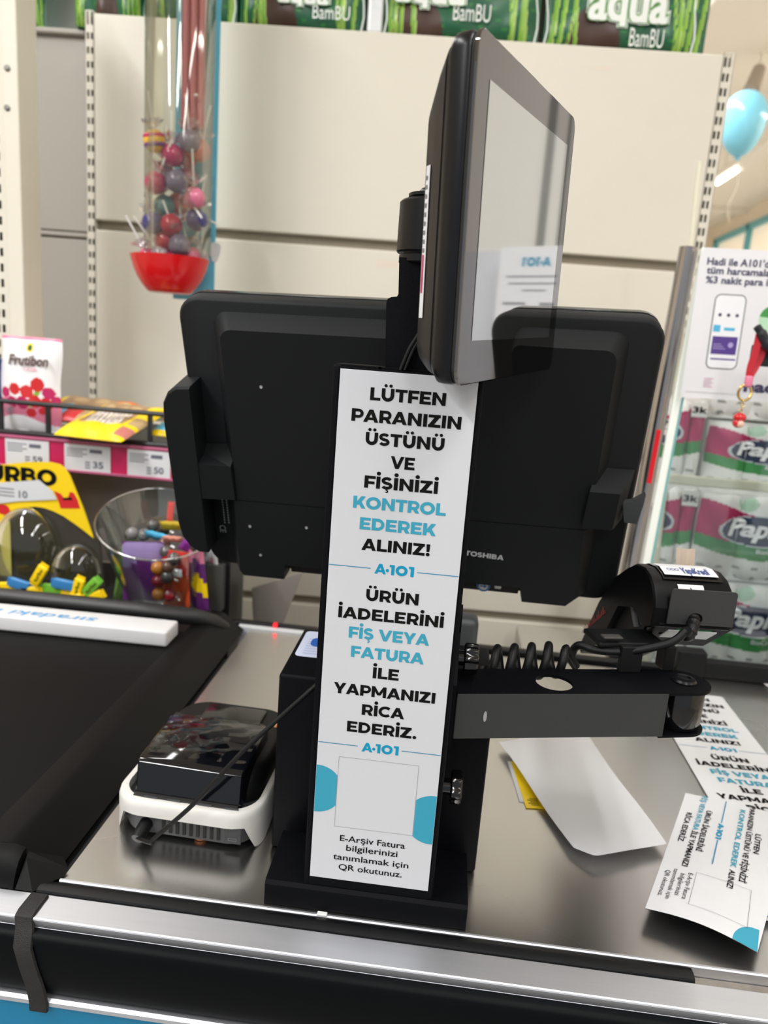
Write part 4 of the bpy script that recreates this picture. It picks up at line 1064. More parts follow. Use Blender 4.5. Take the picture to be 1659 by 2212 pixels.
cput('thin_frame', segs(qx0, qy0, qx1, qy0+e)+segs(qx0, qy1-e, qx1, qy1)+segs(qx0, qy0, qx0+e, qy1)+segs(qx1-e, qy0, qx1, qy1), GREY)
disc_p = []
for k in range(20):
    a0, a1 = .878+.122*k/20, .878+.122*(k+1)/20
    h = lambda a: .22*math.sqrt(max(0, 1-((a-1.0)/.122)**2))
    disc_p.append([(a0*kx, (1-h(a0))*ky), (a1*kx, (1-h(a1))*ky), (a1*kx, .999*ky), (a0*kx, .999*ky)])
cput('turquoise_disc', disc_p, TURQ, .0003)
# notice edge beyond the card at the right picture edge
FQ = Fr(PZ(1640, 1985, ZC+.004), V((.35, 1, 0)), V((1, -.35, 0)))
t = tag(MB().grid(lambda a, c: FQ(.12*a, .08*c, -.001-.004*c*0), 4, 4).build('printed_card', PAPER, None), 'white card edge lying beneath the curled card at the right edge', 'card')
b = MB(); b.flat([arc for arc in ring2(.035, .0, .008, .009, 20)], FQ, -.0014); b.flat(script_text('E', .004, .010, .003, .006), FQ, -.0014)
b.flat([arc for arc in ring2(.035, .0, .008, .009, 20)], FQ, -.0006); b.build('blue_print', TURQ, t, recalc=False)
# receipt paper
ZR = ZC+.008
P4 = [PZ(1078, 1603, ZR), PZ(1262, 1578, ZR), PZ(1440, 1824, ZR), PZ(1256, 1856, ZR)]
def rc(a, c):
    p = P4[0].lerp(P4[1], a).lerp(P4[3].lerp(P4[2], a), c+.012*math.sin(a*PI)*c)
    z = .0016*math.sin(c*7+a*2)+.0012*math.sin(a*PI)*c
    if c > .97: p = p+V((.0004*math.sin(a*160), 0, 0))
    k = max(0, .14-a)/.14*max(0, c-.90)/.10
    return V((p.x-.004*k, p.y+.016*k, ZR+z-.002*k))
sheet('receipt_paper', 'blank white receipt strip curling on the steel in front of the arm', 'receipt', rc, 24, 40, PAPER)
FY = Fr(PZ(1172, 1747, ZC+.001), PZ(1139, 1745, ZC+.001)-PZ(1172, 1747, ZC+.001), PZ(1108, 1655, ZC+.001)-PZ(1139, 1745, ZC+.001))
yl = tag(MB().prism(rect(-.05, 0, .0165, .085), -.0003, .0003, FY).build('yellow_card', YEL), 'yellow card tucked under the receipt strip', 'card')
b = MB()
for k in range(5): b.flat([rect(.002, .004+k*.0026, .004+.009*(1 if k % 2 else .7), .0053+k*.0026)], FY, .0006 if FY.n.z > 0 else -.0006)
b.build('fine_print', mat('yellow_card_print', (120, 96, 10), .5), yl, recalc=False)
FWc = Fr(PZ(1136, 1733, ZC+.0006), PZ(1122, 1732, ZC+.0004)-PZ(1136, 1733, ZC+.0004), PZ(1105, 1658, ZC+.0004)-PZ(1122, 1732, ZC+.0004))
tag(MB().prism(rect(-.03, 0, .0065, .075), -.0004, .0004, FWc).build('white_card', PAPER), 'white card edge lying under the yellow card', 'card')
# ------------------------------------------------------------------ red laser dot on the back rail, built as a glowing bead
c = PY(595, 1350, 1.064)
s = thing('laser_dot', 'small red laser dot on the rail behind the steel top, built as a glowing bead', 'laser dot', (c.x, 1.064, ZC))
MB().lathe([(.0042, -.003), (.0042, .001), (.0036, .002)], Fr(c, (1, 0, 0), (0, 0, 1)), 16).build('dot_rim', mat('red_dot_rim', (200, 20, 30), .3), s, smooth=40)
MB().ball((c.x, c.y-.002, c.z), .003, 14).build('red_dot', mat('red_dot_glow', (255, 20, 30), .3, emit=2.5), s, smooth=60)

# ================================================================== sweets rack beyond the belt
rk = thing('sweets_rack', 'black sweets rack with wire rail and magenta price strip behind the belt', 'rack', (-.75, 1.2, .5))
RKM = mat('rack_black', (24, 24, 25), .45)
# tray edge along the far side of the belt
L0, L1 = PZ(-120, 1266, .915), PZ(492, 1336, .905)
b = MB(); b.tube([V((-1.4, L0.y-.02, .912)), V((-.42, L1.y-.01, .907)), V((-.345, L1.y-.003, .903)), V((-.318, L1.y+.012, .893)), V((-.305, L1.y+.03, .878))], [.013, .013, .013, .011, .008], 12)
b.build('tray_edge', RKM, rk, smooth=60)
b = MB(); b.box((-1.4, 1.0, .866), (-.36, 1.30, .872)); b.build('tray', RKM, rk)
# upper shelf with wire rail
S0, S1 = PY(0, 941, 1.2), PY(363, 974, 1.2)
zs = (S0.z+S1.z)/2; zb = PY(0, 999, 1.2).z
b = MB(); b.box((-1.4, 1.204, zs-.004), (-.40, 1.25, zs+.002)); b.box((-.752, 1.25, zs-.004), (-.40, 1.535, zs+.002)); b.build('shelf', RKM, rk)
b = MB(); b.box((-1.4, 1.196, zb), (-.40, 1.2035, zs+.001)); b.build('price_strip', mat('strip_magenta', (192, 24, 84), .35), rk)
b = MB(); b.rbox((-1.4, 1.192, zb-.004), (-.40, 1.197, zb), .001); b.rbox((-1.4, 1.192, zs), (-.40, 1.204, zs+.004), .001); b.build('strip_lip', mat('strip_lip_clear', (188, 96, 130), .2), rk)
zr = PY(0, 866, 1.2).z; zl = PY(0, 931, 1.2).z
b = MB()
for z in (zr, zl): b.cyl((-1.4, 1.203, z), (-.40, 1.203, z), .0042, 8)
for px in (0, 102, 323): x = PY(px, 900, 1.2).x; b.box((x-.0035, 1.2, zl), (x+.0035, 1.206, zr))
b.build('wire_rail', RKM, rk)
for i, (pa, pb, price) in enumerate(((8, 103, '59'), (136, 236, '35'), (273, 366, '50'))):
    xa_, xb_ = PY(pa, 960, 1.19).x, PY(pb, 980, 1.19).x
    F = Fr((xa_, 1.1945, zb-.002), (1, 0, 0), (0, 0, 1)); w = xb_-xa_; h = zs-zb
    lb_ = MB().box((0, 0, -.0004), (w, h, .0004), F).build('price_label', PAPER, rk)
    b = MB(); b.flat(script_text(price, w*.62, w*.85, h*.18, h*.24, .03), F, .0007)
    b.flat([rect(w*.55, h*.72, w*.82, h*.86)], F, .0006)
    for k in range(4): b.flat([rect(w*.05, h*(.82-.09*k), w*(.5-.1*(k % 2)), h*(.82-.09*k)+h*.035)], F, .0006)
    for k in range(3): b.flat([rect(w*.45, h*(.14+.1*k), w*.56, h*(.14+.1*k)+h*.05)], F, .0006)
    b.build('price_print', mat('label_print_grey', (96, 98, 110), .5), lb_, recalc=False)
# rear support and panel below
MB().box((-.358, 1.12, 0), (-.328, 1.2, 1.0)).build('corner_post', RKM, rk)
MB().box((-1.40, 1.204, 0), (-1.37, 1.25, zr)).build('corner_post', RKM, rk)
MB().box((-.752, 1.30, .874), (-.345, 1.305, zs-.03)).build('back_board', mat('rack_back_grey', (150, 142, 134), .5), rk)
c = PZ(470, 1240, .95)
MB().loft([[V((x, y, z)) for x, y in ((-.42, 1.10), (-.335, 1.10), (-.335, 1.118), (-.42, 1.118))] for z in (.875, .95)]).build('side_board', mat('rack_side_grey', (70, 72, 70), .45), rk)
# grey sloping brace right of the rack
p = [PY(545, 1270, 1.2), PY(655, 1235, 1.2), PY(612, 1345, 1.2), PY(548, 1345, 1.2)]
b = MB(); b.prism([(q.x, q.z) for q in p], -.004, .004, Fr((0, 1.2, 0), (1, 0, 0), (0, 0, 1))); o = b.build('brace_plate', mat('brace_grey', (150, 143, 136), .4, metal=.3), None)
tag(o, 'grey sloping metal brace plate seen below the monitor left of the pole', 'brace')
# ---- fruit sweets bag
BAG = Fr(PY(4, 925, 1.23), (1, .02, 0), (0, .06, 1))
bw, bh_ = PY(130, 800, 1.23).x-PY(2, 800, 1.23).x, PY(60, 722, 1.23).z-PY(60, 925, 1.23).z
bg = thing('sweets_bag', 'white and pink fruit sweets bag standing on the rack at left', 'sweets bag', BAG(bw/2, 0))
WHB = mat('bag_white', (240, 238, 240), .3)
blob = [(.12, .40, .09, MAG), (.30, .44, .10, RED), (.50, .42, .11, RED), (.68, .50, .12, RED), (.85, .42, .10, MAG), (.22, .30, .10, MAG), (.42, .30, .11, MAG), (.62, .32, .11, RED), (.80, .30, .11, RED), (.95, .34, .08, MAG), (.55, .20, .08, RED), (.72, .22, .06, RED)]
def bcol(a, c):
    if c > .965: return 4
    if (a-.5)**2*.75+(c-.885)**2*1.35 < .0030: return 5 if (a-.5)**2*.75+(c-.885)**2*1.35 > .0013 else 6
    for k, (x, y, r, m_) in enumerate(blob):
        if (a-x)**2*.42+(c-y)**2 < (r*.62)**2: return 2 if m_ is RED else 1
    if abs(a-.6+.12*math.sin(c*9)) < .05 and .36 < c < .55: return 3
    if (a-.55)**2+(c-.30)**2*2 < .004: return 3
    if c < .34: return 4 if c > .12+.05*math.sin(a*5) else 0
    return 0
b = MB(); bul = lambda a, c: .014*(1-(2*a-1)**4)*(1-(2*c-1)**4)+.0012*math.sin(a*13+c*7)
b.grid(lambda a, c: BAG(bw*a+.002*math.sin(c*9), bh_*c, bul(a, c)), 60, 90, bcol)
b.grid(lambda a, c: BAG(bw*a+.002*math.sin(c*9), bh_*c, -.01*(1-(2*a-1)**4)*(1-(2*c-1)**4)), 12, 12)
b.build('bag_body', [WHB, MAG, RED, LGRN, PINK, YEL, DGRN], bg, smooth=60, recalc=False)
FB = Fr(BAG(0, 0, .0165), BAG.u, BAG.v)
b = MB(); b.flat(script_text('Frutibon', bw*.20, bw*.86, bh_*.70, bh_*.105, .035, .2), FB, 0); b.build('lettering', mat('bag_brown_print', (96, 72, 66), .4), bg, recalc=False)
b = MB(); b.flat(script_text('CILEK', bw*.44, bw*.68, bh_*.645, bh_*.025, .02), FB, 0); b.build('small_lettering', PINK, bg, recalc=False)
b = MB(); b.flat(ring2(bw*.20, bh_*.22, .006, .0075, 20), FB, -.003); b.flat([disc(bw*.20, bh_*.22, .003)], FB, -.003); b.build('round_mark', mat('mark_grey_teal', (120, 150, 156), .4), bg, recalc=False)
# blue bag edge at the picture border
tag(MB().rbox((-.03, 0, -.01), (-.0022, bh_*.75, .008), .004, BAG).build('sweets_bag', mat('bag_blue', (40, 60, 130), .35), None, smooth=40), 'dark blue bag at the left picture edge beside the white sweets bag', 'sweets bag')
# ---- yellow chocolate bags lying on the shelf
def pillow(name, label, cat, F, w, h, th, mats_, colf, text, group=None, nz=1, tcol=None):
    t = thing(name, label, cat, F(w/2, h/2), group)
    e_ = lambda a, c: max(0, (1-(2*a-1)**6))**.6*max(0, (1-(2*c-1)**6))**.6
    b = MB(); b.grid(lambda a, c: F(w*a, h*c, th*(.5+.5*e_(a, c))+.0015*math.sin(a*17+c*5)*e_(a, c)), 48, 30, colf)
    b.grid(lambda a, c: F(w*a, h*c, th*(.5-.5*e_(a, c))), 10, 10)
    for edge in ((0, 0, 1, 0), (1, 0, 1, 1), (0, 1, 1, 1), (0, 0, 0, 1)): pass
    b.build('wrapper', mats_, t, smooth=60, recalc=False)
    for (s, x0, x1, y, hh, m_, sh) in text:
        MB().flat(script_text(s, x0*w, x1*w, y*h, hh*h, .03, sh), Fr(F(0, 0, th+.0018), F.u, F.v), 0).build('lettering', m_, t, recalc=False)
    return t
def ycol(a, c):
    if .12 < a < .80 and .30 < c < .93:
        if c < .62 and .2 < a < .72 and int(a*34+c*9) % 2: return 6
        return 1 if math.sin(a*31)+math.sin(c*27) > .2 else 2
    if a > .84 and .08 < c < .26: return 7
    if a > .84 and .34 < c < .55: return 1
    return 0
YM = [YEL, mat('bag_tan', (196, 166, 120), .35), mat('bag_pale_brown', (170, 134, 96), .35), ORANGE, SKYB, RED, mat('bag_white', (240, 238, 240), .3), mat('bag_dull_pink', (196, 120, 110), .4)]
p0 = PY(128, 950, 1.175); p1 = PY(248, 965, 1.15)
F = Fr((p0.x-.008, 1.165, zl+.004), (.97, -.03, -.06), (-.15, .9, .30))
pillow('chocolate_bag', 'yellow chocolate bag leaning forward over the wire rail, front one', 'chocolate bag', Fr(PY(118, 952, 1.17), PY(240, 966, 1.15)-PY(118, 952, 1.17), V((.06, .20, .062))), .13, .15, .022, YM, ycol, [], 'chocolate bags on the rack shelf')
def ycol2(a, c):
    if a < .12: return 0
    if a < .35 and c < .5: return 4
    if a < .55 and c < .5: return 5
    return 1 if math.sin(a*23)+math.sin(c*19) > .3 else (3 if a > .8 else 2)
pillow('chocolate_bag', 'yellow chocolate bag with blue and red print lying behind the front one', 'chocolate bag', Fr(PY(68, 912, 1.235), PY(190, 925, 1.235)-PY(68, 912, 1.235), V((.05, .2, .05))), .145, .12, .018, YM, ycol2, [], 'chocolate bags on the rack shelf')
pillow('chocolate_bag', 'yellow chocolate bag with sky blue band next to the till monitor', 'chocolate bag', Fr(PY(322, 950, 1.235), PY(420, 960, 1.235)-PY(322, 950, 1.235), V((.02, .2, .05))), .11, .12, .018, YM, lambda a, c: 4 if .1 < c < .45 else (3 if c > .6 and a < .5 else 0), [], 'chocolate bags on the rack shelf')
# ---- bubble-gum display: yellow card with clear domes
tb = thing('gum_display', 'yellow card gum display with clear plastic domes beside the sweets bucket', 'gum display', PY(90, 1290, 1.12))
HF = upright((0, 1.145, 0), -2)
arch = [(203, 1163), (182, 1146), (160, 1130), (138, 1115), (116, 1104), (96, 1097), (76, 1094), (56, 1096), (36, 1106), (18, 1122), (4, 1140), (-20, 1150), (-60, 1150)]
ol = [HF.hit(*p) for p in [(-60, 1010), (0, 1004), (60, 998), (110, 998), (130, 1003), (142, 1012), (152, 1028), (180, 1096)]+arch]
MB().prism(ol, -.001, .001, HF).build('header_card', mat('turbo_yellow', (246, 208, 16), .35), tb)
x0, y0 = HF.hit(-58, 1052); x1, y1 = HF.hit(122, 1036); _, y2 = HF.hit(60, 1010)
b = MB(); b.flat(caps('TURBO', x0, x1, HF.hit(60, 1044)[1], abs(y2-HF.hit(60, 1044)[1])), HF, .0016)
b.flat([[(p[0]+.0012, p[1]) for p in q] for q in caps('TURBO', x0, x1, HF.hit(60, 1044)[1], abs(y2-HF.hit(60, 1044)[1]))], HF, .0017)
b.build('black_lettering', INK, tb, recalc=False)
xa_, ya_ = HF.hit(118, 1104); xb_, yb_ = HF.hit(176, 1062)
b = MB(); b.flat([[HF.hit(*p) for p in ((132, 1098), (174, 1098), (168, 1078), (160, 1064), (152, 1062), (148, 1074), (140, 1076), (132, 1066), (118, 1060), (126, 1078))]], HF, .0016)
b.build('red_car_print', RED, tb, recalc=False)
b = MB(); b.flat([[HF.hit(*p) for p in ((136, 1080), (158, 1080), (155, 1074), (139, 1075))]], HF, .0018); b.build('car_window_print', INK, tb, recalc=False)
xr_, yr_ = HF.hit(8, 1100)
b = MB(); b.flat([disc(xr_, yr_, .012, 20, .009)], HF, .0016); b.build('red_spot_print', RED, tb, recalc=False)
lp = [HF.hit(*p) for p in ((-50, 1048), (0, 1042), (88, 1036), (116, 1060), (126, 1078), (40, 1082), (-50, 1092))]
pl_ = MB().flat([lp], HF, .004).build('price_label', PAPER, tb, recalc=False)
b = MB(); xz, yz = HF.hit(20, 1066); b.flat(script_text('10', xz+.02, xz+.036, yz-.004, .012, .03), HF, .0044); b.flat([rect(xz-.02, yz-.004+k*.006, xz+.012, yz-.002+k*.006) for k in range(3)], HF, .0044); b.build('price_print', GREY, pl_, recalc=False)
# clear domes and tray
DM = clearfilm('clear_dome', (236, 238, 226), .16, .06)
def dome(px, py, rw, rh, dep):
    x, y = HF.hit(px, py); b = MB()
    b.grid(lambda a, c: HF(x+rw*math.cos(2*PI*a)*math.sin(PI/2*c), y+rh*math.sin(2*PI*a)*math.sin(PI/2*c), .004+dep*math.cos(PI/2*c)), 32, 10)
    return b.build('clear_dome', DM, tb, smooth=80, recalc=False)
dome(62, 1190, .062, .078, .045); dome(168, 1240, .045, .055, .035)
b = MB(); xt, ytt = HF.hit(-60, 1285); xt2, _ = HF.hit(230, 1300)
bk = [HF.hit(*p) for p in [(-60, 1285), (-60, 1140)][::-1]+[(228, 1292), (210, 1180)]+arch[:-1]][0:2]+[HF.hit(*p) for p in [(228, 1292), (214, 1168)]+arch[:-1]]
MB().prism(bk, -.0052, -.0022, HF).build('dark_interior', mat('display_dark_interior', (52, 48, 40), .5), tb)  # dark sheet painted in for the display's dark interior behind the arch
MB().prism([HF.hit(*p) for p in ((-10, 1130), (22, 1125), (26, 1260), (-10, 1260))], .0002, .001, HF).build('pale_card_strip', mat('pale_yellow_card', (214, 202, 120), .5), tb)
zt_ = PY(60, 1298, 1.10).z
b = MB(); b.rbox((-.74, 1.075, zt_-.006), (-.545, 1.13, zt_), .003); b.build('clear_tray', mat('tray_olive', (150, 140, 40), .4), tb)
GP = [YEL, SKYB, mat('gum_green', (120, 190, 60), .35), YEL, mat('gum_blue', (60, 130, 190), .35)]
GPL = ['yellow gum piece at the left end of the display tray', 'blue gum piece between the left yellow pieces', 'yellow gum piece standing on end in the middle of the tray', 'yellow gum piece lying under the upright yellow piece', 'green gum piece in the middle of the tray', 'blue gum piece behind the slanting yellow piece', 'yellow gum piece slanting in front of the blue piece', 'tall yellow gum piece propped beside the green one', 'green gum piece propped at the right of the tray', 'green gum piece lying lowest in the tray', 'yellow gum piece at the right end of the tray', 'yellow gum piece lying below the tall yellow piece', 'green piece lying low at the left of the tray']
k = 0
for (px, py, mi, a, up_) in ((18, 1268, 0, 8, 0), (45, 1262, 4, -12, 0), (88, 1240, 0, 60, 1), (70, 1275, 0, 4, 0), (115, 1272, 2, 2, 0), (140, 1262, 4, -6, 0), (140, 1282, 0, -20, 0), (172, 1268, 0, 72, 1), (198, 1268, 2, 48, 1), (100, 1288, 2, -4, 0), (205, 1290, 0, 30, 0), (160, 1292, 0, 10, 0), (30, 1286, 0, -6, 0)):
    F0 = upright((0, 1.088-.004*(k % 3), 0), 0); x, y = F0.hit(px, py); r = math.radians(a)
    F = Fr(F0(x, y, .002*(k % 4)), F0.u*math.cos(r)+F0.v*math.sin(r), F0.v*math.cos(r)-F0.u*math.sin(r))
    t = thing('gum_piece', GPL[k], 'gum', F(0, 0), 'wrapped gum pieces in the display tray')
    MB().rbox((-.017, -.0085, -.004), (.017, .0085, .004), .0025, F).build('wrapper', GP[mi], t, smooth=40)
    for q0_, q1_ in ((-.022, -.0168), (.0168, .022)): MB().rbox((q0_, -.007, -.0006), (q1_, .007, .0006), .0004, F).build('twist_end', GP[mi], t)
    if up_: MB().flat(script_text('turbo', -.012, .012, -.003, .006, .03), F, .0043).build('lettering', mat('gum_print_brown', (70, 60, 20), .5), t, recalc=False)
    k += 1
# ---- clear bucket of mixed sweets
CB = PY(345, 1310, 1.11)
rimc = PY(338, 1190, 1.11)
tiltF = Fr(V((CB.x+.010, 1.12, .878)), (1, .0, .10), (0, 1, .0))
hgt = PY(300, 1122, 1.12).z-.878
rb, rt = .064, .094
bk_ = thing('sweets_bucket', 'clear plastic bucket of mixed wrapped sweets behind the belt', 'bucket', tiltF.o)
ax = Fr(tiltF.o, tiltF.u, tiltF.v)
lean = V((-.016, -.004, 0))
def bring(r, z): return [ax.o+lean*(z/hgt)+V((r*math.cos(2*PI*k/40), r*math.sin(2*PI*k/40), z+.034*(z/hgt)**2*math.sin(2*PI*k/40)-.012*(z/hgt)**2*math.cos(2*PI*k/40))) for k in range(40)]
b = MB(); b.loft([bring(rb, .001), bring(rb+(rt-rb)*.5, hgt*.5), bring(rt, hgt), bring(rt-.0012, hgt), bring(rb+(rt-rb)*.5-.0012, hgt*.5), bring(rb-.0012, .0025)], cap=False)
b.add(bring(rb, .001), [list(range(40))]); b.build('bucket_wall', ACRYL, bk_, smooth=60)
b = MB(); rp = bring(rt+.0005, hgt); b.tube(rp+[rp[0]], .0018, 8, cap=False); b.build('bucket_rim', clearfilm('rim_film', (226, 228, 228), 1.4, .1), bk_, smooth=60)
lb2 = MB(); q0, q1 = .62*2*PI, .70*2*PI
def bw_(a, z, off=.0008):
    r = rb+(rt-rb)*z/hgt+off; return ax.o+lean*(z/hgt)+V((r*math.cos(a), r*math.sin(a), z))
MB().grid(lambda a, c: bw_(PI*1.02+.32*a, hgt*(.60+.28*c)), 6, 3).build('paper_tag', mat('tag_pale_pink', (226, 200, 200), .5), bk_)
GSW = 'mixed sweets in the clear bucket'
rnd = random.Random(5)
def sachet(c, w, h, cols, label, yaw, pitch, roll=0, nm='sweets_sachet', txt=None):
    Rm = Matrix.Rotation(yaw, 3, 'Z') @ Matrix.Rotation(pitch, 3, 'X') @ Matrix.Rotation(roll, 3, 'Y')
    F = Fr(c, Rm @ V((1, 0, 0)), Rm @ V((0, 0, 1)))
    t = thing(nm, label, 'sweets', c, GSW)
    th = min(.009, w*.2); e_ = lambda a, d: (1-(2*a-1)**6)*(1-(2*d-1)**6)
    b = MB(); cf = lambda a, d: min(len(cols)-1, int(d*len(cols)+.25*math.sin(a*7+1)))if len(cols) > 1 else 0
    for s in (1, -1): b.grid(lambda a, d: F(w*(a-.5), h*(d-.5), s*th*.5*e_(a, d)+.0006*math.sin(a*19)*e_(a, d)), 14, 14, lambda a, d: max(0, cf(a, d)))
    b.build('wrapper', cols, t, smooth=60, recalc=False)
    MB().box((-w/2, h/2-.004, -.0004), (w/2, h/2, .0004), F).build('seal', cols[0], t)
    if txt: MB().flat(script_text(txt, -w*.38, w*.38, -.004, .010, .03), F, th*.5+.0012).build('lettering', WHB, t, recalc=False)
c0 = ax.o
rdk = mat('sweet_red_wrap', (190, 40, 40), .25); orw = mat('sweet_orange_wrap', (206, 82, 40), .3); prw = mat('sweet_purple_wrap', (98, 40, 110), .28); lil = mat('sweet_lilac_film', (148, 128, 178), .2)
sachet(c0+V((-.022, -.048, .060)), .062, .100, [prw, prw, lil], 'purple sweets packet against the front of the bucket at left', .25, .10)
sachet(c0+V((.030, -.046, .052)), .045, .095, [orw, orw, rdk], 'orange sweets packet at the front of the bucket', -.1, .08)
MB().flat([rect(-.018, -.006, .014, .006)], Fr(c0+V((.0292, -.0556, .066)), (1, -.1, 0), (0, 0, 1)), 0).build('paper_tag', WHB, bk_, recalc=False)
sachet(c0+V((.062, -.034, .055)), .034, .110, [prw, YEL, prw, PINK], 'purple and yellow sweets packet at the right of the bucket', -.5, .05, -.12)
sachet(c0+V((.076, -.002, .070)), .03, .07, [PINK, WHB], 'pink and white packet hanging out at the bucket right side', -.9, .05, -.3)
sachet(c0+V((-.07, -.004, .045)), .03, .10, [mat('sweet_leaf_green', (104, 140, 70), .3)], 'tall green wrapper against the left of the bucket', 1.0, .05, .15)
sachet(c0+V((-.012, -.010, .108)), .045, .020, [SKYB], 'sky blue wrapped sweet lying on top in the bucket', -.1, .9, .35)
sachet(c0+V((.004, .006, .124)), .040, .020, [mat('sweet_ochre', (200, 170, 40), .3)], 'ochre yellow wrapped sweet on top of the heap', .1, .7, -.05)
sachet(c0+V((.060, .004, .122)), .026, .032, [RED], 'bright red wrapped sweet at the right of the heap', -.3, .4, .2)
sachet(c0+V((.040, .012, .132)), .034, .018, [mat('sweet_beige', (206, 184, 160), .35)], 'beige wrapped sweet behind the red one', .2, .5, .6)
sachet(c0+V((.048, -.024, .098)), .040, .024, [mat('sweet_violet', (150, 60, 160), .25)], 'violet wrapped sweet below the red one', .2, .5, .5)
sachet(c0+V((.018, -.030, .112)), .03, .014, [mat('sweet_salmon', (226, 150, 130), .3)], 'salmon wrapped sweet in the centre of the heap', .1, .8, 0)
sachet(c0+V((-.004, .016, .144)), .010, .034, [mat('sweet_coral_tip', (220, 96, 90), .3)], 'thin coral wrapper tip sticking up in the bucket', .2, .1, .1)
SILV = mat('shiny_dark_sweet', (70, 66, 64), .12, spec=.7, coat=.5)
cols_b = [SILV, mat('shiny_brown_sweet', (96, 62, 48), .12, coat=.5), mat('shiny_grey_sweet', (120, 118, 118), .1, coat=.5), mat('amber_sweet', (196, 122, 40), .15, coat=.5), mat('cherry_sweet', (130, 26, 36), .12, coat=.5)]
nmb = ['dark', 'brown', 'grey', 'amber', 'cherry red']
spots = [(-.052, -.02, .112, 2), (-.028, .004, .122, 0), (.012, -.042, .094, 0), (-.046, -.044, .094, 2), (.030, .0, .118, 2), (.056, -.030, .104, 0), (.030, -.056, .088, 0), (.006, -.060, .072, 3), (.008, -.062, .052, 4), (.022, -.062, .060, 0), (.008, -.060, .030, 3), (.024, -.058, .030, 4), (.022, -.060, .075, 1), (-.02, .03, .110, 0), (.02, .03, .114, 1), (-.05, .02, .10, 2), (.0, -.02, .100, 1)]
for i, (x, y, z, k) in enumerate(spots):
    where = 'on top of the heap in the bucket' if z > .09 else 'seen through the front of the bucket'
    c = c0+V((x, y, z))
    t = thing('round_sweet', 'shiny %s round wrapped sweet %s' % (nmb[k], where), 'sweets', c, GSW)
    MB().ball(c, .0105, 16).build('sweet', cols_b[k], t, smooth=60)
    b = MB(); b.loft([[c+V((.009*s+.010*s*j, .006*(.3+j)*math.cos(2*PI*q/8), .006*(.3+j)*math.sin(2*PI*q/8))) for q in range(8)] for s in (1,) for j in (0, .5, 1)], cap=False)
    b.build('wrapper_twist', FILM, t)

# ================================================================== hanging lollipop tube
LY = 1.36
tb_t = PY(390, -60, LY); tc = PY(384, 545, LY); xl = PY(316, 400, LY).x; xr = PY(455, 400, LY).x
R_t = (xr-xl)/2; tcx = (xl+xr)/2
lt = thing('lollipop_dispenser', 'hanging clear tube lollipop dispenser with a red bowl below', 'lollipop dispenser', (tcx, LY, PY(375, 640, LY).z))
zb_ = PY(384, 548, LY).z; ztop = PY(390, -250, LY).z
TF = Fr((tcx, LY, 0), (1, 0, 0), (0, 1, 0))
TW = clearfilm('clear_tube', (246, 246, 242), .12, .04)
MB().loft([[TF(r*math.cos(2*PI*k/40), r*math.sin(2*PI*k/40), z) for k in range(40)] for r, z in ((R_t, zb_), (R_t, ztop), (R_t-.0012, ztop), (R_t-.0012, zb_))], cap=False).build('clear_tube', TW, lt, smooth=60)
# printed cardboard core hanging in the upper half
zc_ = PY(410, 275, LY).z
x0 = PY(386, 200, LY).x; x1 = PY(440, 200, LY).x
b = MB()
for k in range(3):
    xx = x0+(x1-x0)*(k+.5)/3; b.lathe([((x1-x0)/6, zc_), ((x1-x0)/6, ztop)], Fr((xx, LY+.012, 0), (1, 0, 0), (0, 1, 0)), 14)
b.build('red_core', mat('core_red', (164, 84, 92), .4), lt, smooth=60)
MB().lathe([(.003, 0), (.0035, .002), (.001, .0035)], Fr((xx-.004, LY-.004, PY(410, 208, LY).z), (1, 0, 0), (0, 0, 1)), 10).build('rivet', CHROME, lt)
# bowl
rz0 = PY(368, 556, LY).z; rz1 = PY(375, 634, LY).z
bxl, bxr = PY(286, 552, LY).x, PY(449, 565, LY).x
bR = (bxr-bxl)/2; bcx = (bxl+bxr)/2
BF = Fr((bcx, LY, 0), (1, 0, -.0), (0, 1, 0))
hb = rz0-rz1
prof = [(.002, rz1), (bR*.50, rz1), (bR*.56, rz1+.03*hb), (bR*.62, rz1+.10*hb), (bR*.72, rz1+.24*hb), (bR*.82, rz1+.42*hb), (bR*.90, rz1+.62*hb), (bR*.955, rz1+.82*hb), (bR, rz0), (bR-.003, rz0), (bR*.92, rz0-.012), (bR*.66, rz1+.014), (bR*.56, rz1+.004), (.002, rz1+.004)]
REDB = mat('bowl_red', (208, 22, 28), .18, spec=.5)
b = MB(); rg = []
for r, z in prof:
    rg.append([BF((r*math.cos(2*PI*k/48)), r*math.sin(2*PI*k/48)*.9, z) for k in range(48)])
b.loft(rg); b.build('red_bowl', REDB, lt, smooth=45)
b = MB(); b.rbox((bcx-.004, LY+.02, rz0-.01), (bcx+.004, LY+.028, zb_+.02), .001); b.build('tube_bracket', REDB, lt)
# blue board behind
p = PY(378, 300, LY+.075)
BB = Fr((0, LY+R_t+.012, 0), (1, 0, 0), (0, 0, 1))
xa_ = BB.hit(378, 300)[0]; xbT = BB.hit(468, 20)[0]; xbB = BB.hit(470, 600)[0]; zlow = BB.hit(420, 648)[1]
b = MB(); b.prism([(xa_, zlow), ((xbB+xbT)/2, zlow), ((xbB+xbT)/2, ztop), (xa_, ztop)], -.004, 0, BB)
o = b.build('hanging_board', mat('board_blue', (96, 180, 208), .4), None); tag(o, 'tall light blue board hanging behind the clear lollipop tube', 'board')
x, y = BB.hit(465, 545)
b = MB(); b.add([BB(x+.010*math.cos(a)*(1+.3*math.sin(3*a)), y+.022*math.sin(a)*(1+.2*math.cos(2*a)), .002) for a in [2*PI*k/14 for k in range(14)]], [list(range(14))]); b.build('torn_paper', PAPER, o)
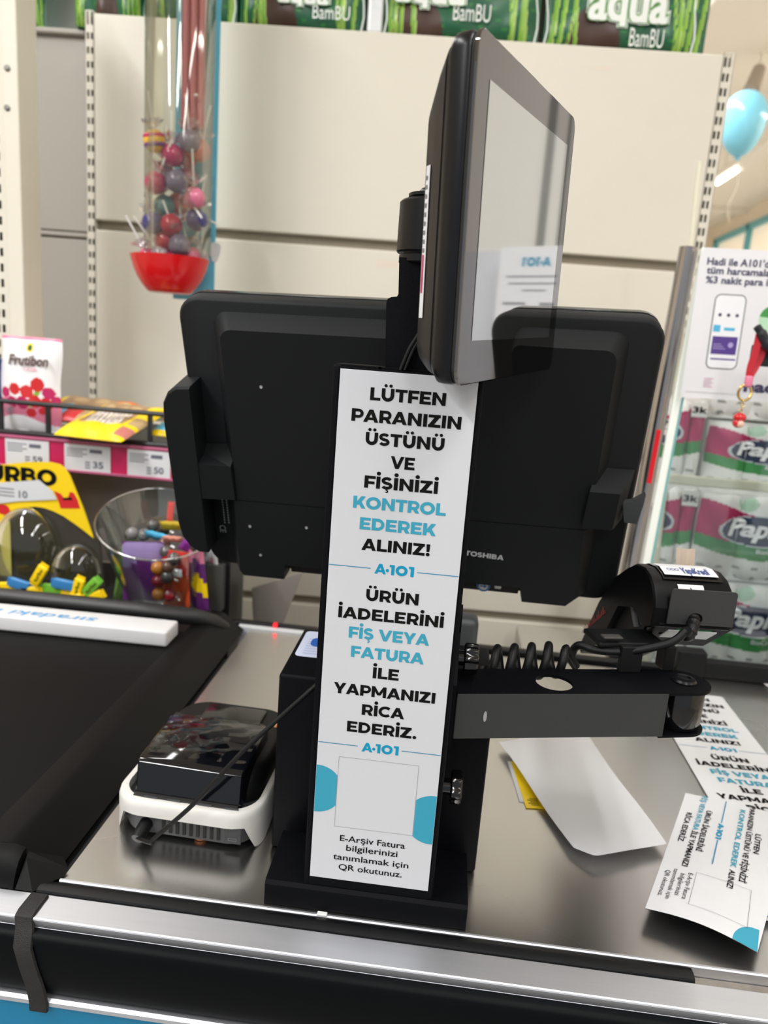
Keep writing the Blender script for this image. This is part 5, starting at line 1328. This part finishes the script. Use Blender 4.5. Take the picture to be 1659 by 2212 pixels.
# lollipops
LCOL = {'dark blue': (58, 54, 116), 'magenta': (178, 36, 92), 'red': (176, 34, 52), 'violet': (110, 84, 128), 'orange': (214, 110, 84), 'pink': (206, 110, 140), 'grey violet': (120, 110, 132), 'teal': (92, 132, 132), 'yellow striped': (226, 176, 40), 'plum': (120, 40, 74), 'silver': (170, 164, 168)}
WRAPM = clearfilm('lolly_wrap', (236, 232, 238), 1.0, .18)
def lolly(px, py, y, cname, dirv, label, r=.0192, stick=.058):
    c = PY(px, py, y)
    t = thing('lollipop', label, 'lollipop', c, 'lollipops in the hanging dispenser')
    d = V(dirv).normalized()
    m_ = mat('lolly_'+cname.replace(' ', '_'), LCOL[cname], .2, coat=.4, var=.25, vscale=90)
    o_ = MB().ball(c, r, 20).build('candy', m_, t, smooth=60)
    if cname == 'yellow striped':
        s_ = d.cross(V((0, 1, 0))).normalized()
        for off, mm, nm in ((-.006, PURP, 'purple_band'), (.007, MAG, 'magenta_band')):
            Fb = Fr(c, s_, d.cross(s_)); q = math.sqrt(r*r-off*off)+.0004
            MB().lathe([(q*.93, off-.004), (q*1.01, off-.002), (q*1.01, off+.002), (q*.93, off+.004)], Fb, 20).build(nm, mm, t, smooth=60)
    MB().cyl(c+d*r*.9, c+d*(r+stick), .0018, 8).build('stick', mat('stick_white', (232, 228, 224), .4), t, smooth=60)
    a = d.orthogonal().normalized(); b_ = d.cross(a)
    rg = []
    for h, q in ((r*.55, r*.86), (r*.98, .004), (r*1.12, .0045), (r*1.5, .012), (r*1.75, .015)):
        rg.append([c+d*h+(a*math.cos(2*PI*k/14)+b_*math.sin(2*PI*k/14))*q*(1+(.35*(k % 2) if h > r*1.2 else 0)) for k in range(14)])
    MB().loft(rg, cap=False).build('wrapper', WRAPM, t)
LP = [(334, 305, 1.335, 'yellow striped', (-.12, -.1, 1), 'yellow striped lollipop at the top left inside the clear tube'),
      (372, 335, 1.345, 'magenta', (-.1, .2, .9), 'magenta lollipop in the middle of the upper tube'),
      (410, 305, 1.35, 'grey violet', (-.15, .1, 1), 'grey violet lollipop at the top of the tube'),
      (432, 325, 1.37, 'orange', (.2, .1, 1), 'orange lollipop at the top right of the tube'),
      (402, 342, 1.39, 'red', (.05, .1, 1), 'red lollipop deep in the upper tube'),
      (336, 395, 1.335, 'magenta', (.45, -.1, 1), 'magenta lollipop at the left in the middle of the tube'),
      (382, 392, 1.335, 'grey violet', (.5, -.1, -.6), 'grey violet lollipop in the middle of the tube'),
      (420, 428, 1.335, 'pink', (.0, -.2, 1), 'pink lollipop at the right in the lower tube'),
      (352, 372, 1.375, 'silver', (.1, 0, 1), 'silver wrapped lollipop behind the left magenta one'),
      (355, 445, 1.36, 'teal', (-.2, 0, 1), 'teal lollipop behind the lower part of the tube'),
      (385, 440, 1.38, 'orange', (.7, .1, -.3), 'orange lollipop deep in the lower tube'),
      (330, 482, 1.335, 'dark blue', (-.3, .3, .8), 'dark blue lollipop at the lower left of the tube'),
      (370, 486, 1.335, 'red', (.3, .2, .3), 'red lollipop beside the dark blue one'),
      (425, 475, 1.345, 'dark blue', (.2, 0, 1), 'dark blue lollipop at the lower right of the tube'),
      (405, 385, 1.375, 'plum', (-.55, -.1, 1), 'plum lollipop behind the grey violet one'),
      (358, 520, 1.35, 'red', (-.4, -.2, .8), 'red lollipop at the mouth of the tube'),
      (388, 530, 1.335, 'grey violet', (-.35, -.1, .9), 'grey violet lollipop at the mouth of the tube'),
      (322, 556, 1.35, 'pink', (-.5, -.2, .9), 'pink lollipop sticking out of the bowl at left'),
      (348, 552, 1.35, 'silver', (-.3, -.3, .5), 'silver wrapped lollipop in the red bowl'),
      (412, 556, 1.36, 'pink', (-.25, -.1, 1), 'pink lollipop in the red bowl at right'),
      (428, 556, 1.375, 'silver', (-.1, .1, 1), 'silver wrapped lollipop at the right rim of the bowl'),
      (378, 562, 1.345, 'plum', (.2, .3, .4), 'plum lollipop lying low in the red bowl')]
for a in LP: lolly(*a)

# ================================================================== right side: screen, posters, paper packs
pk0 = PY(1500, 532, 1.19); pk1 = PY(1372, 1222, 1.19)
axs = (pk0-pk1).normalized()
AS = Fr(PY(1436, 880, 1.19), axs.cross(V((0, 1, 0))).normalized()*-1 if axs.cross(V((0, 1, 0))).x < 0 else axs.cross(V((0, 1, 0))).normalized(), axs)
ytop = AS.hit(1495, 535)[1]; ylow = -.62
sc_ = thing('acrylic_screen', 'clear acrylic screen with shiny metal edge post at right of the monitor', 'screen', (AS.o.x, 1.19, .9))
def ahit(px): return AS.hit(px, 880)[0]
MB().cyl(AS(-.008, ylow, 0), AS(-.008, ytop, 0), .0135, 24).build('edge_post', mat('post_chrome', (172, 168, 168), .16, metal=1.0), sc_, smooth=60)
MB().rbox((.0075, ylow, .004), (.0195, ytop, .012), .002, AS).build('glass_edge', mat('glass_edge_glow', (236, 240, 232), .15, emit=.12), sc_)  # weak glow put into the edge material for its bright sheen
MB().rbox((.0198, ylow, .002), (.0235, ytop, .010), .001, AS).build('teal_edge', mat('glass_edge_teal', (130, 190, 192), .15), sc_)
MB().box((.0236, ylow, .004), (.60, -.002, .007), AS).build('clear_sheet', ACRYL, sc_)
y0 = AS.hit(1390, 1040)[1]; y1 = AS.hit(1405, 925)[1]
MB().rbox((-.010, y0, .0145), (-.003, y1, .016), .0005, AS).build('red_strip', mat('red_glow_strip', (214, 10, 30), .3), sc_)
# cream edged rack in front of the paper packs
RKY = 1.27
rk2 = thing('wire_rack', 'cream edged rack rail in front of the stacked paper packs at right', 'rack', (.5, RKY, .9))
CRM = mat('rack_cream', (226, 222, 200), .4)
ra, rb_ = PY(1452, 905, RKY), PY(1394, 1442, RKY)
b = MB(); b.tube([rb_, ra, ra+(ra-rb_)*.9], .0042, 8)
n = 44
for k in range(n): p = rb_.lerp(ra, k/n); b.rbox((p.x-.008, p.y-.002, p.z-.0022), (p.x-.002, p.y+.002, p.z+.0022), .0006, WORLD)
b.build('toothed_edge', CRM, rk2)
q0, q1 = PY(1418, 1032, RKY), PY(1660, 1052, RKY)
zq = (q0.z+q1.z)/2
MB().rbox((q0.x, RKY-.004, zq-.0085), (.68, RKY+.004, zq+.0085), .003).build('cross_rail', CRM, rk2)
# toilet paper stacks
PG = mat('pack_white', (230, 229, 226), .35, var=.03, vscale=30)
PMAG = mat('pack_magenta', (176, 30, 92), .35, var=.12, vscale=40); PGRN = mat('pack_green', (62, 140, 76), .35, var=.1, vscale=40); PNV = mat('pack_navy', (44, 52, 82), .35)
PGY = mat('pack_grey_spot', (150, 152, 150), .4); PRIM = mat('pack_pale_ring', (206, 210, 214), .3); PSEAL = mat('pack_pale_green', (176, 206, 184), .4)
def wave(a): return .060*math.sin(a*2*PI*1.0+.6)
def pcol(a, c):
    e = ((a-.50)/.31)**2+((c-.60)/.165)**2
    if e < 1: return 3
    if e < 1.16: return 5
    if .40-.13*math.sin(PI*min(1, max(0, a))) < c < .54-.10*math.sin(PI*a): return 2
    if .54-.10*math.sin(PI*a) <= c < .84+.08*math.cos(a*2*PI*.95): return 1
    if c < .26 and ((a*7) % 1-.5)**2*1.2+((c*9) % 1-.5)**2*2.6 < .07: return 4
    if ((a-.38)/.075)**2+((c-.90)/.085)**2 < 1: return 6
    return 0
def papia(F, w, h, label, n=72, m=64, part=0.0):
    t = thing('paper_pack', label, 'toilet paper', F(w/2, .001, -.05), 'white and magenta toilet paper packs')
    bul = lambda a, c: .012*abs(math.sin(PI*a*3))**.5*(1-(2*c-1)**10)-.004*abs(math.cos(PI*c*1))**12+.0015*math.sin(a*29+c*13)
    b = MB(); b.grid(lambda a, c: F(w*a, h*c, bul(a, c)), n, m, lambda a, c: pcol(part+(1-part)*a, c)); b.box((0, .0005, -.12), (w, h, 0), F, 0)
    b.build('wrapper', [PG, PMAG, PGRN, PNV, PGY, PRIM, PSEAL], t, smooth=60, recalc=False)
    b = MB()
    if part: txt = script_text('a', .02*w, .30*w, .575*h, .16*h, .035, .22)
    else: txt = script_text('Papia', .235*w, .70*w, .545*h, .19*h, .035, .22)+script_text('BioCare', .48*w, .68*w, .36*h, .05*h, .01)
    for p in txt: b.add([F(x, y, bul(min(1, max(0, x/w)), y/h)+.003) for x, y in p], [list(range(len(p)))])
    b.build('lettering', WHB, t, recalc=False)
    b = MB(); cw0 = .62*w if part else .90*w; b.flat([[(cw0, .80*h), (.985*w, .80*h), (.985*w, .97*h), (cw0, .97*h)]], F, .0135); bb = b.build('white_corner_mark', PG, t, recalc=False)
    b = MB(); b.flat(script_text('3k', cw0+.015*w, .97*w, .85*h, .07*h, .03), F, .0142); b.build('ply_mark', INK, t, recalc=False)
    return t
PYD = 1.36
def place(pxl, pyt, pyb, label, yd=PYD, side=0, pw=.225):
    A_ = PY(pxl, pyb, yd); h = PY(pxl, pyt, yd).z-A_.z
    if side: A_ = A_-V((.078, 0, 0))
    papia(upright(A_, 1.5), .078 if side else pw, h, label, part=.65 if side else 0.0)
place(1484, 1057, 1246, 'magenta and green paper pack below the cream cross rail')
place(1478, 1050, 1244, 'left paper pack below the cream cross rail, cut off by the toothed edge', side=1, yd=PYD+.006)
place(1476, 1248, 1440, 'lowest magenta and green paper pack behind the card terminal')
place(1470, 1248, 1440, 'lowest left paper pack behind the till monitor edge', side=1, yd=PYD+.006)
place(1508, 905, 1053, 'upper paper pack above the cream cross rail under the white poster', yd=PYD+.05)
place(1500, 862, 1047, 'upper left paper pack beside the shiny screen post', side=1, yd=PYD+.03)
place(1530, 690, 900, 'topmost paper pack behind the white phone poster', yd=PYD+.05)
sh = thing('stock_plinth', 'low grey plinth carrying the stacked paper packs', 'plinth', (.5, 1.42, 0))
zp_ = PY(1474, 1440, PYD).z
MB().rbox((.18, 1.34, 0), (.85, 1.5, zp_-.001), .004).build('plinth_body', CREAMD, sh)
# ---- phone poster
PS = upright((0, 1.15, 0), 2)
q = [PS.hit(*p) for p in ((1515, 534), (1470, 858))]
ang = math.atan2(q[0][0]-q[1][0], q[0][1]-q[1][1])
PO = Fr(PS(*q[1]), PS.u*math.cos(ang)-PS.v*math.sin(ang), PS.v*math.cos(ang)+PS.u*math.sin(ang))
ph_ = math.hypot(q[0][0]-q[1][0], q[0][1]-q[1][1]); pw_ = .150
ps = thing('poster', 'white poster with navy lettering and a phone picture at right', 'poster', PO(pw_/2, 0))
MB().prism([(.0, 0), (pw_, 0), (pw_, ph_), (.006, ph_), (.001, ph_-.006)], -.0006, 0, PO).build('poster_sheet', mat('poster_white', (232, 231, 234), .35), ps)
def ph2(px, py): return PO.hit(px, py)
def line(s, a, c, h):
    (x0, y0), (x1, y1) = ph2(*a), ph2(*c); return script_text(s, x0, x1, (y0+y1)/2, h, .022)
PI_ = mat('poster_navy', (70, 66, 98), .4)
b = MB()
b.flat(line("Hadi ile A101'de", (1527, 570), (1672, 580), .0100), PO, .0006)
b.flat(line('tüm harcamalar', (1526, 588), (1672, 600), .0098), PO, .0006)
b.flat(line('%3 nakit para iade', (1524, 608), (1690, 622), .0098), PO, .0006)
b.build('navy_lettering', PI_, ps, recalc=False)
pc = [ph2(*p) for p in ((1530, 632), (1598, 640), (1608, 800), (1536, 795))]
cxp = sum(p[0] for p in pc)/4; cyp = sum(p[1] for p in pc)/4; pwd = pc[1][0]-pc[0][0]; phd = pc[0][1]-pc[3][1]
b = MB(); b.flat([rr(pwd, phd, .009, 6, cxp, cyp)], PO, .0004); phn = b.build('phone_outline', mat('phone_dark_rim', (96, 98, 96), .4), ps, recalc=False)
b = MB(); b.flat([rr(pwd-.003, phd-.003, .0075, 6, cxp, cyp)], PO, .0006); b.build('phone_screen', mat('phone_screen_white', (240, 240, 244), .35), phn, recalc=False)
def pr(x0, y0, x1, y1): return rect(cxp+pwd*x0, cyp+phd*y0, cxp+pwd*x1, cyp+phd*y1)
b = MB(); b.flat([pr(-.40, -.30, .40, -.06)], PO, .0008); b.flat([pr(-.38, -.375, .42, -.355)], PO, .0008); b.build('purple_panel', VIOL, phn, recalc=False)
b = MB(); b.flat([pr(-.42, 0, -.2, .09), pr(-.08, .02, .26, .06)], PO, .0008); b.build('blue_panel', SKYB, phn, recalc=False)
b = MB(); b.flat([disc(cxp+pwd*x, cyp+phd*.225, .0025, 14) for x in (-.27, .0, .27)], PO, .0008); b.build('round_icons', PI_, phn, recalc=False)
b = MB(); b.flat([pr(-.35, -.17, -.1, -.16), pr(-.35, -.20, -.02, -.19), pr(-.35, -.23, .05, -.22)], PO, .001); b.flat([disc(cxp+pwd*.2, cyp-phd*.17, .004, 14)], PO, .001); b.build('panel_print', mat('panel_print_lilac', (176, 160, 210), .4), phn, recalc=False)
b = MB(); x, y = ph2(1668, 690); b.flat([disc(x, y, .019)], PO, .0005); b.build('green_disc', mat('disc_pale_green', (186, 224, 190), .4), ps, recalc=False)
b = MB(); b.flat([[(x-.0185, y+.003), (x+.018, y+.0005)]+[(x+.019*math.cos(t), y+.019*math.sin(t)) for t in [PI*.04+PI*.9*k/12 for k in range(13)]]], PO, .0007); b.build('green_band', GRN, ps, recalc=False)
b = MB(); x0, y0 = ph2(1594, 856); b.flat(script_text('hadi', x0+.006, x0+.060, y0+.008, .016, .04), PO, .0006); b.build('logo_lettering', PI_, ps, recalc=False)
b = MB(); x0, y0 = ph2(1517, 840)
for k in range(5): b.flat([rect(x0+.0, y0+.003+k*.003, x0+.014-.003*(k % 2), y0+.0042+k*.003)], PO, .0006)
b.build('pink_small_print', mat('poster_faint_pink', (212, 170, 190), .5), ps, recalc=False)
b = MB(); (x0, y0), (x1, y1) = ph2(1480, 846), ph2(1600, 852); b.flat([rect(x0, y0, x1, y0+.0008)], PO, .0006); b.build('rule', LGREY, ps, recalc=False)
# ---- A101 leaflet standing further right, outside the picture, mirrored in the display
LF2 = upright((.57, 1.32, 1.335), -12)
lf = thing('shop_poster', 'white shop poster with teal heading further right, mirrored in the display glass', 'poster', LF2(.07, 0))
MB().box((0, 0, -.0006), (.155, .185, 0), LF2).build('poster_sheet', mat('poster_white', (232, 231, 234), .35), lf)
MB().flat(caps('A·101', .045, .105, .148, .017), LF2, .0006).build('heading', TEAL, lf, recalc=False)
b = MB()
for k, (a, c) in enumerate(((.018, .138), (.022, .132), (.05, .10))): b.flat([rect(a, .128-.013*k, c, .131-.013*k)], LF2, .0006)
b.flat([rect(.02, .075, .06, .081), rect(.09, .076, .14, .081)], LF2, .0006); b.build('small_print', mat('poster_faint_grey', (150, 150, 156), .5), lf, recalc=False)
b = MB(); b.flat([rr(.036, .045, .004, 4, .038, .040), rr(.036, .045, .004, 4, .118, .040)], LF2, .0006); b.build('pink_pictures', mat('poster_soft_pink', (206, 140, 136), .5), lf, recalc=False)
b = MB(); b.flat([rr(.018, .03, .003, 4, .078, .040)], LF2, .0006); b.build('blue_picture', mat('poster_soft_blue', (110, 160, 190), .5), lf, recalc=False)
MB().rbox((.07, -.50, -.02), (.15, -.001, -.004), .004, LF2).build('stand_board', CREAMD, lf)
LF3 = upright((.735, 1.33, 1.25), -14)  # unseen board added so the lower display glass mirrors something pale
lf3 = thing('shop_poster', 'unseen pale grey white board added at right, mirrored beside the teal headed poster', 'poster', LF3(.1, 0))
MB().box((0, 0, -.004), (.26, .27, 0), LF3).build('poster_sheet', mat('board_pale', (206, 206, 212), .4), lf3)
MB().rbox((0, -.45, -.02), (.26, -.001, -.004), .004, LF3).build('stand_board', CREAMD, lf3)
# ---- key ring with red strap
KY = 1.06
kt = thing('key_ring', 'red strap key ring with gold ring and red charm hanging at right', 'key ring', PY(1610, 800, KY))
def K(px, py, dy=0): return PY(px, py, KY+dy)
KR = mat('strap_red', (190, 34, 48), .35)
b = MB(); w = .0045
for pts in ([K(1640, 722), K(1632, 760), K(1622, 790), K(1618, 812)], [K(1644, 724, .006), K(1646, 760, .006), K(1634, 790, .005), K(1620, 813, .002)]):
    sp = spline(pts, 6); rg = []
    for i, p in enumerate(sp):
        d = (sp[min(i+1, len(sp)-1)]-sp[max(i-1, 0)]).normalized(); s_ = d.cross(V((0, 1, 0))).normalized()
        rg.append([p+s_*w+V((0, -.0008, 0)), p-s_*w+V((0, -.0008, 0)), p-s_*w+V((0, .0008, 0)), p+s_*w+V((0, .0008, 0))])
    b.loft(rg)
b.build('strap', KR, kt, smooth=50)
MB().rbox(tuple(K(1607, 836)-V((0, .005, 0))), tuple(K(1627, 812)+V((0, .005, 0))), .003).build('pink_bead', PINK, kt, smooth=50)
c = K(1609, 848); rp = [c+V((.0085*math.cos(2*PI*k/28), .001*math.sin(4*PI*k/28), .0105*math.sin(2*PI*k/28))) for k in range(29)]
GOLD = mat('gold', (214, 180, 110), .25, metal=1.0)
MB().tube(rp, .0018, 8, cap=False).build('gold_ring', GOLD, kt, smooth=60)
b = MB()
for k in range(4):
    c = K(1606-k*2, 868+k*7); b.tube([c+V((.0022*math.cos(2*PI*j/12)*(1 if k % 2 else .3), .0022*math.cos(2*PI*j/12)*(.3 if k % 2 else 1), .003*math.sin(2*PI*j/12))) for j in range(13)], .0006, 6, cap=False)
b.build('chain', GOLD, kt, smooth=60)
CHR_ = mat('charm_red', (206, 20, 28), .15, coat=.5)
b = MB(); b.ball(K(1598, 902), .0085, 16, 0, (1, 1, .8)); b.ball(K(1594, 914), .0072, 16, 0, (1, 1, .9)); b.build('charm', CHR_, kt, smooth=60)
MB().ball(K(1599, 916, -.004), .0052, 14).build('charm_pale_spot', mat('charm_cream', (232, 190, 170), .3), kt, smooth=60)
hk = thing('hanging_hook', 'curved black hook holding the red strap at the right edge', 'hook', K(1660, 740))
b = MB(); b.tube(spline([K(1634, 704), K(1642, 716), K(1654, 736), K(1672, 752), K(1700, 760)], 6), [.003]+[.0052]*6+[.007]*6+[.009]*12, 12); b.build('hook_body', mat('hook_black', (26, 28, 36), .5), hk, smooth=60)
b = MB(); b.rbox(tuple(K(1625, 790, .012)), tuple(K(1760, 752, .03)), .004); b.build('hook_block', mat('hook_black', (26, 28, 36), .5), hk)
MB().rbox(tuple(K(1740, 1200, .02)), tuple(K(1760, 752, .03)), .003).build('hook_post', mat('hook_black', (26, 28, 36), .5), hk)
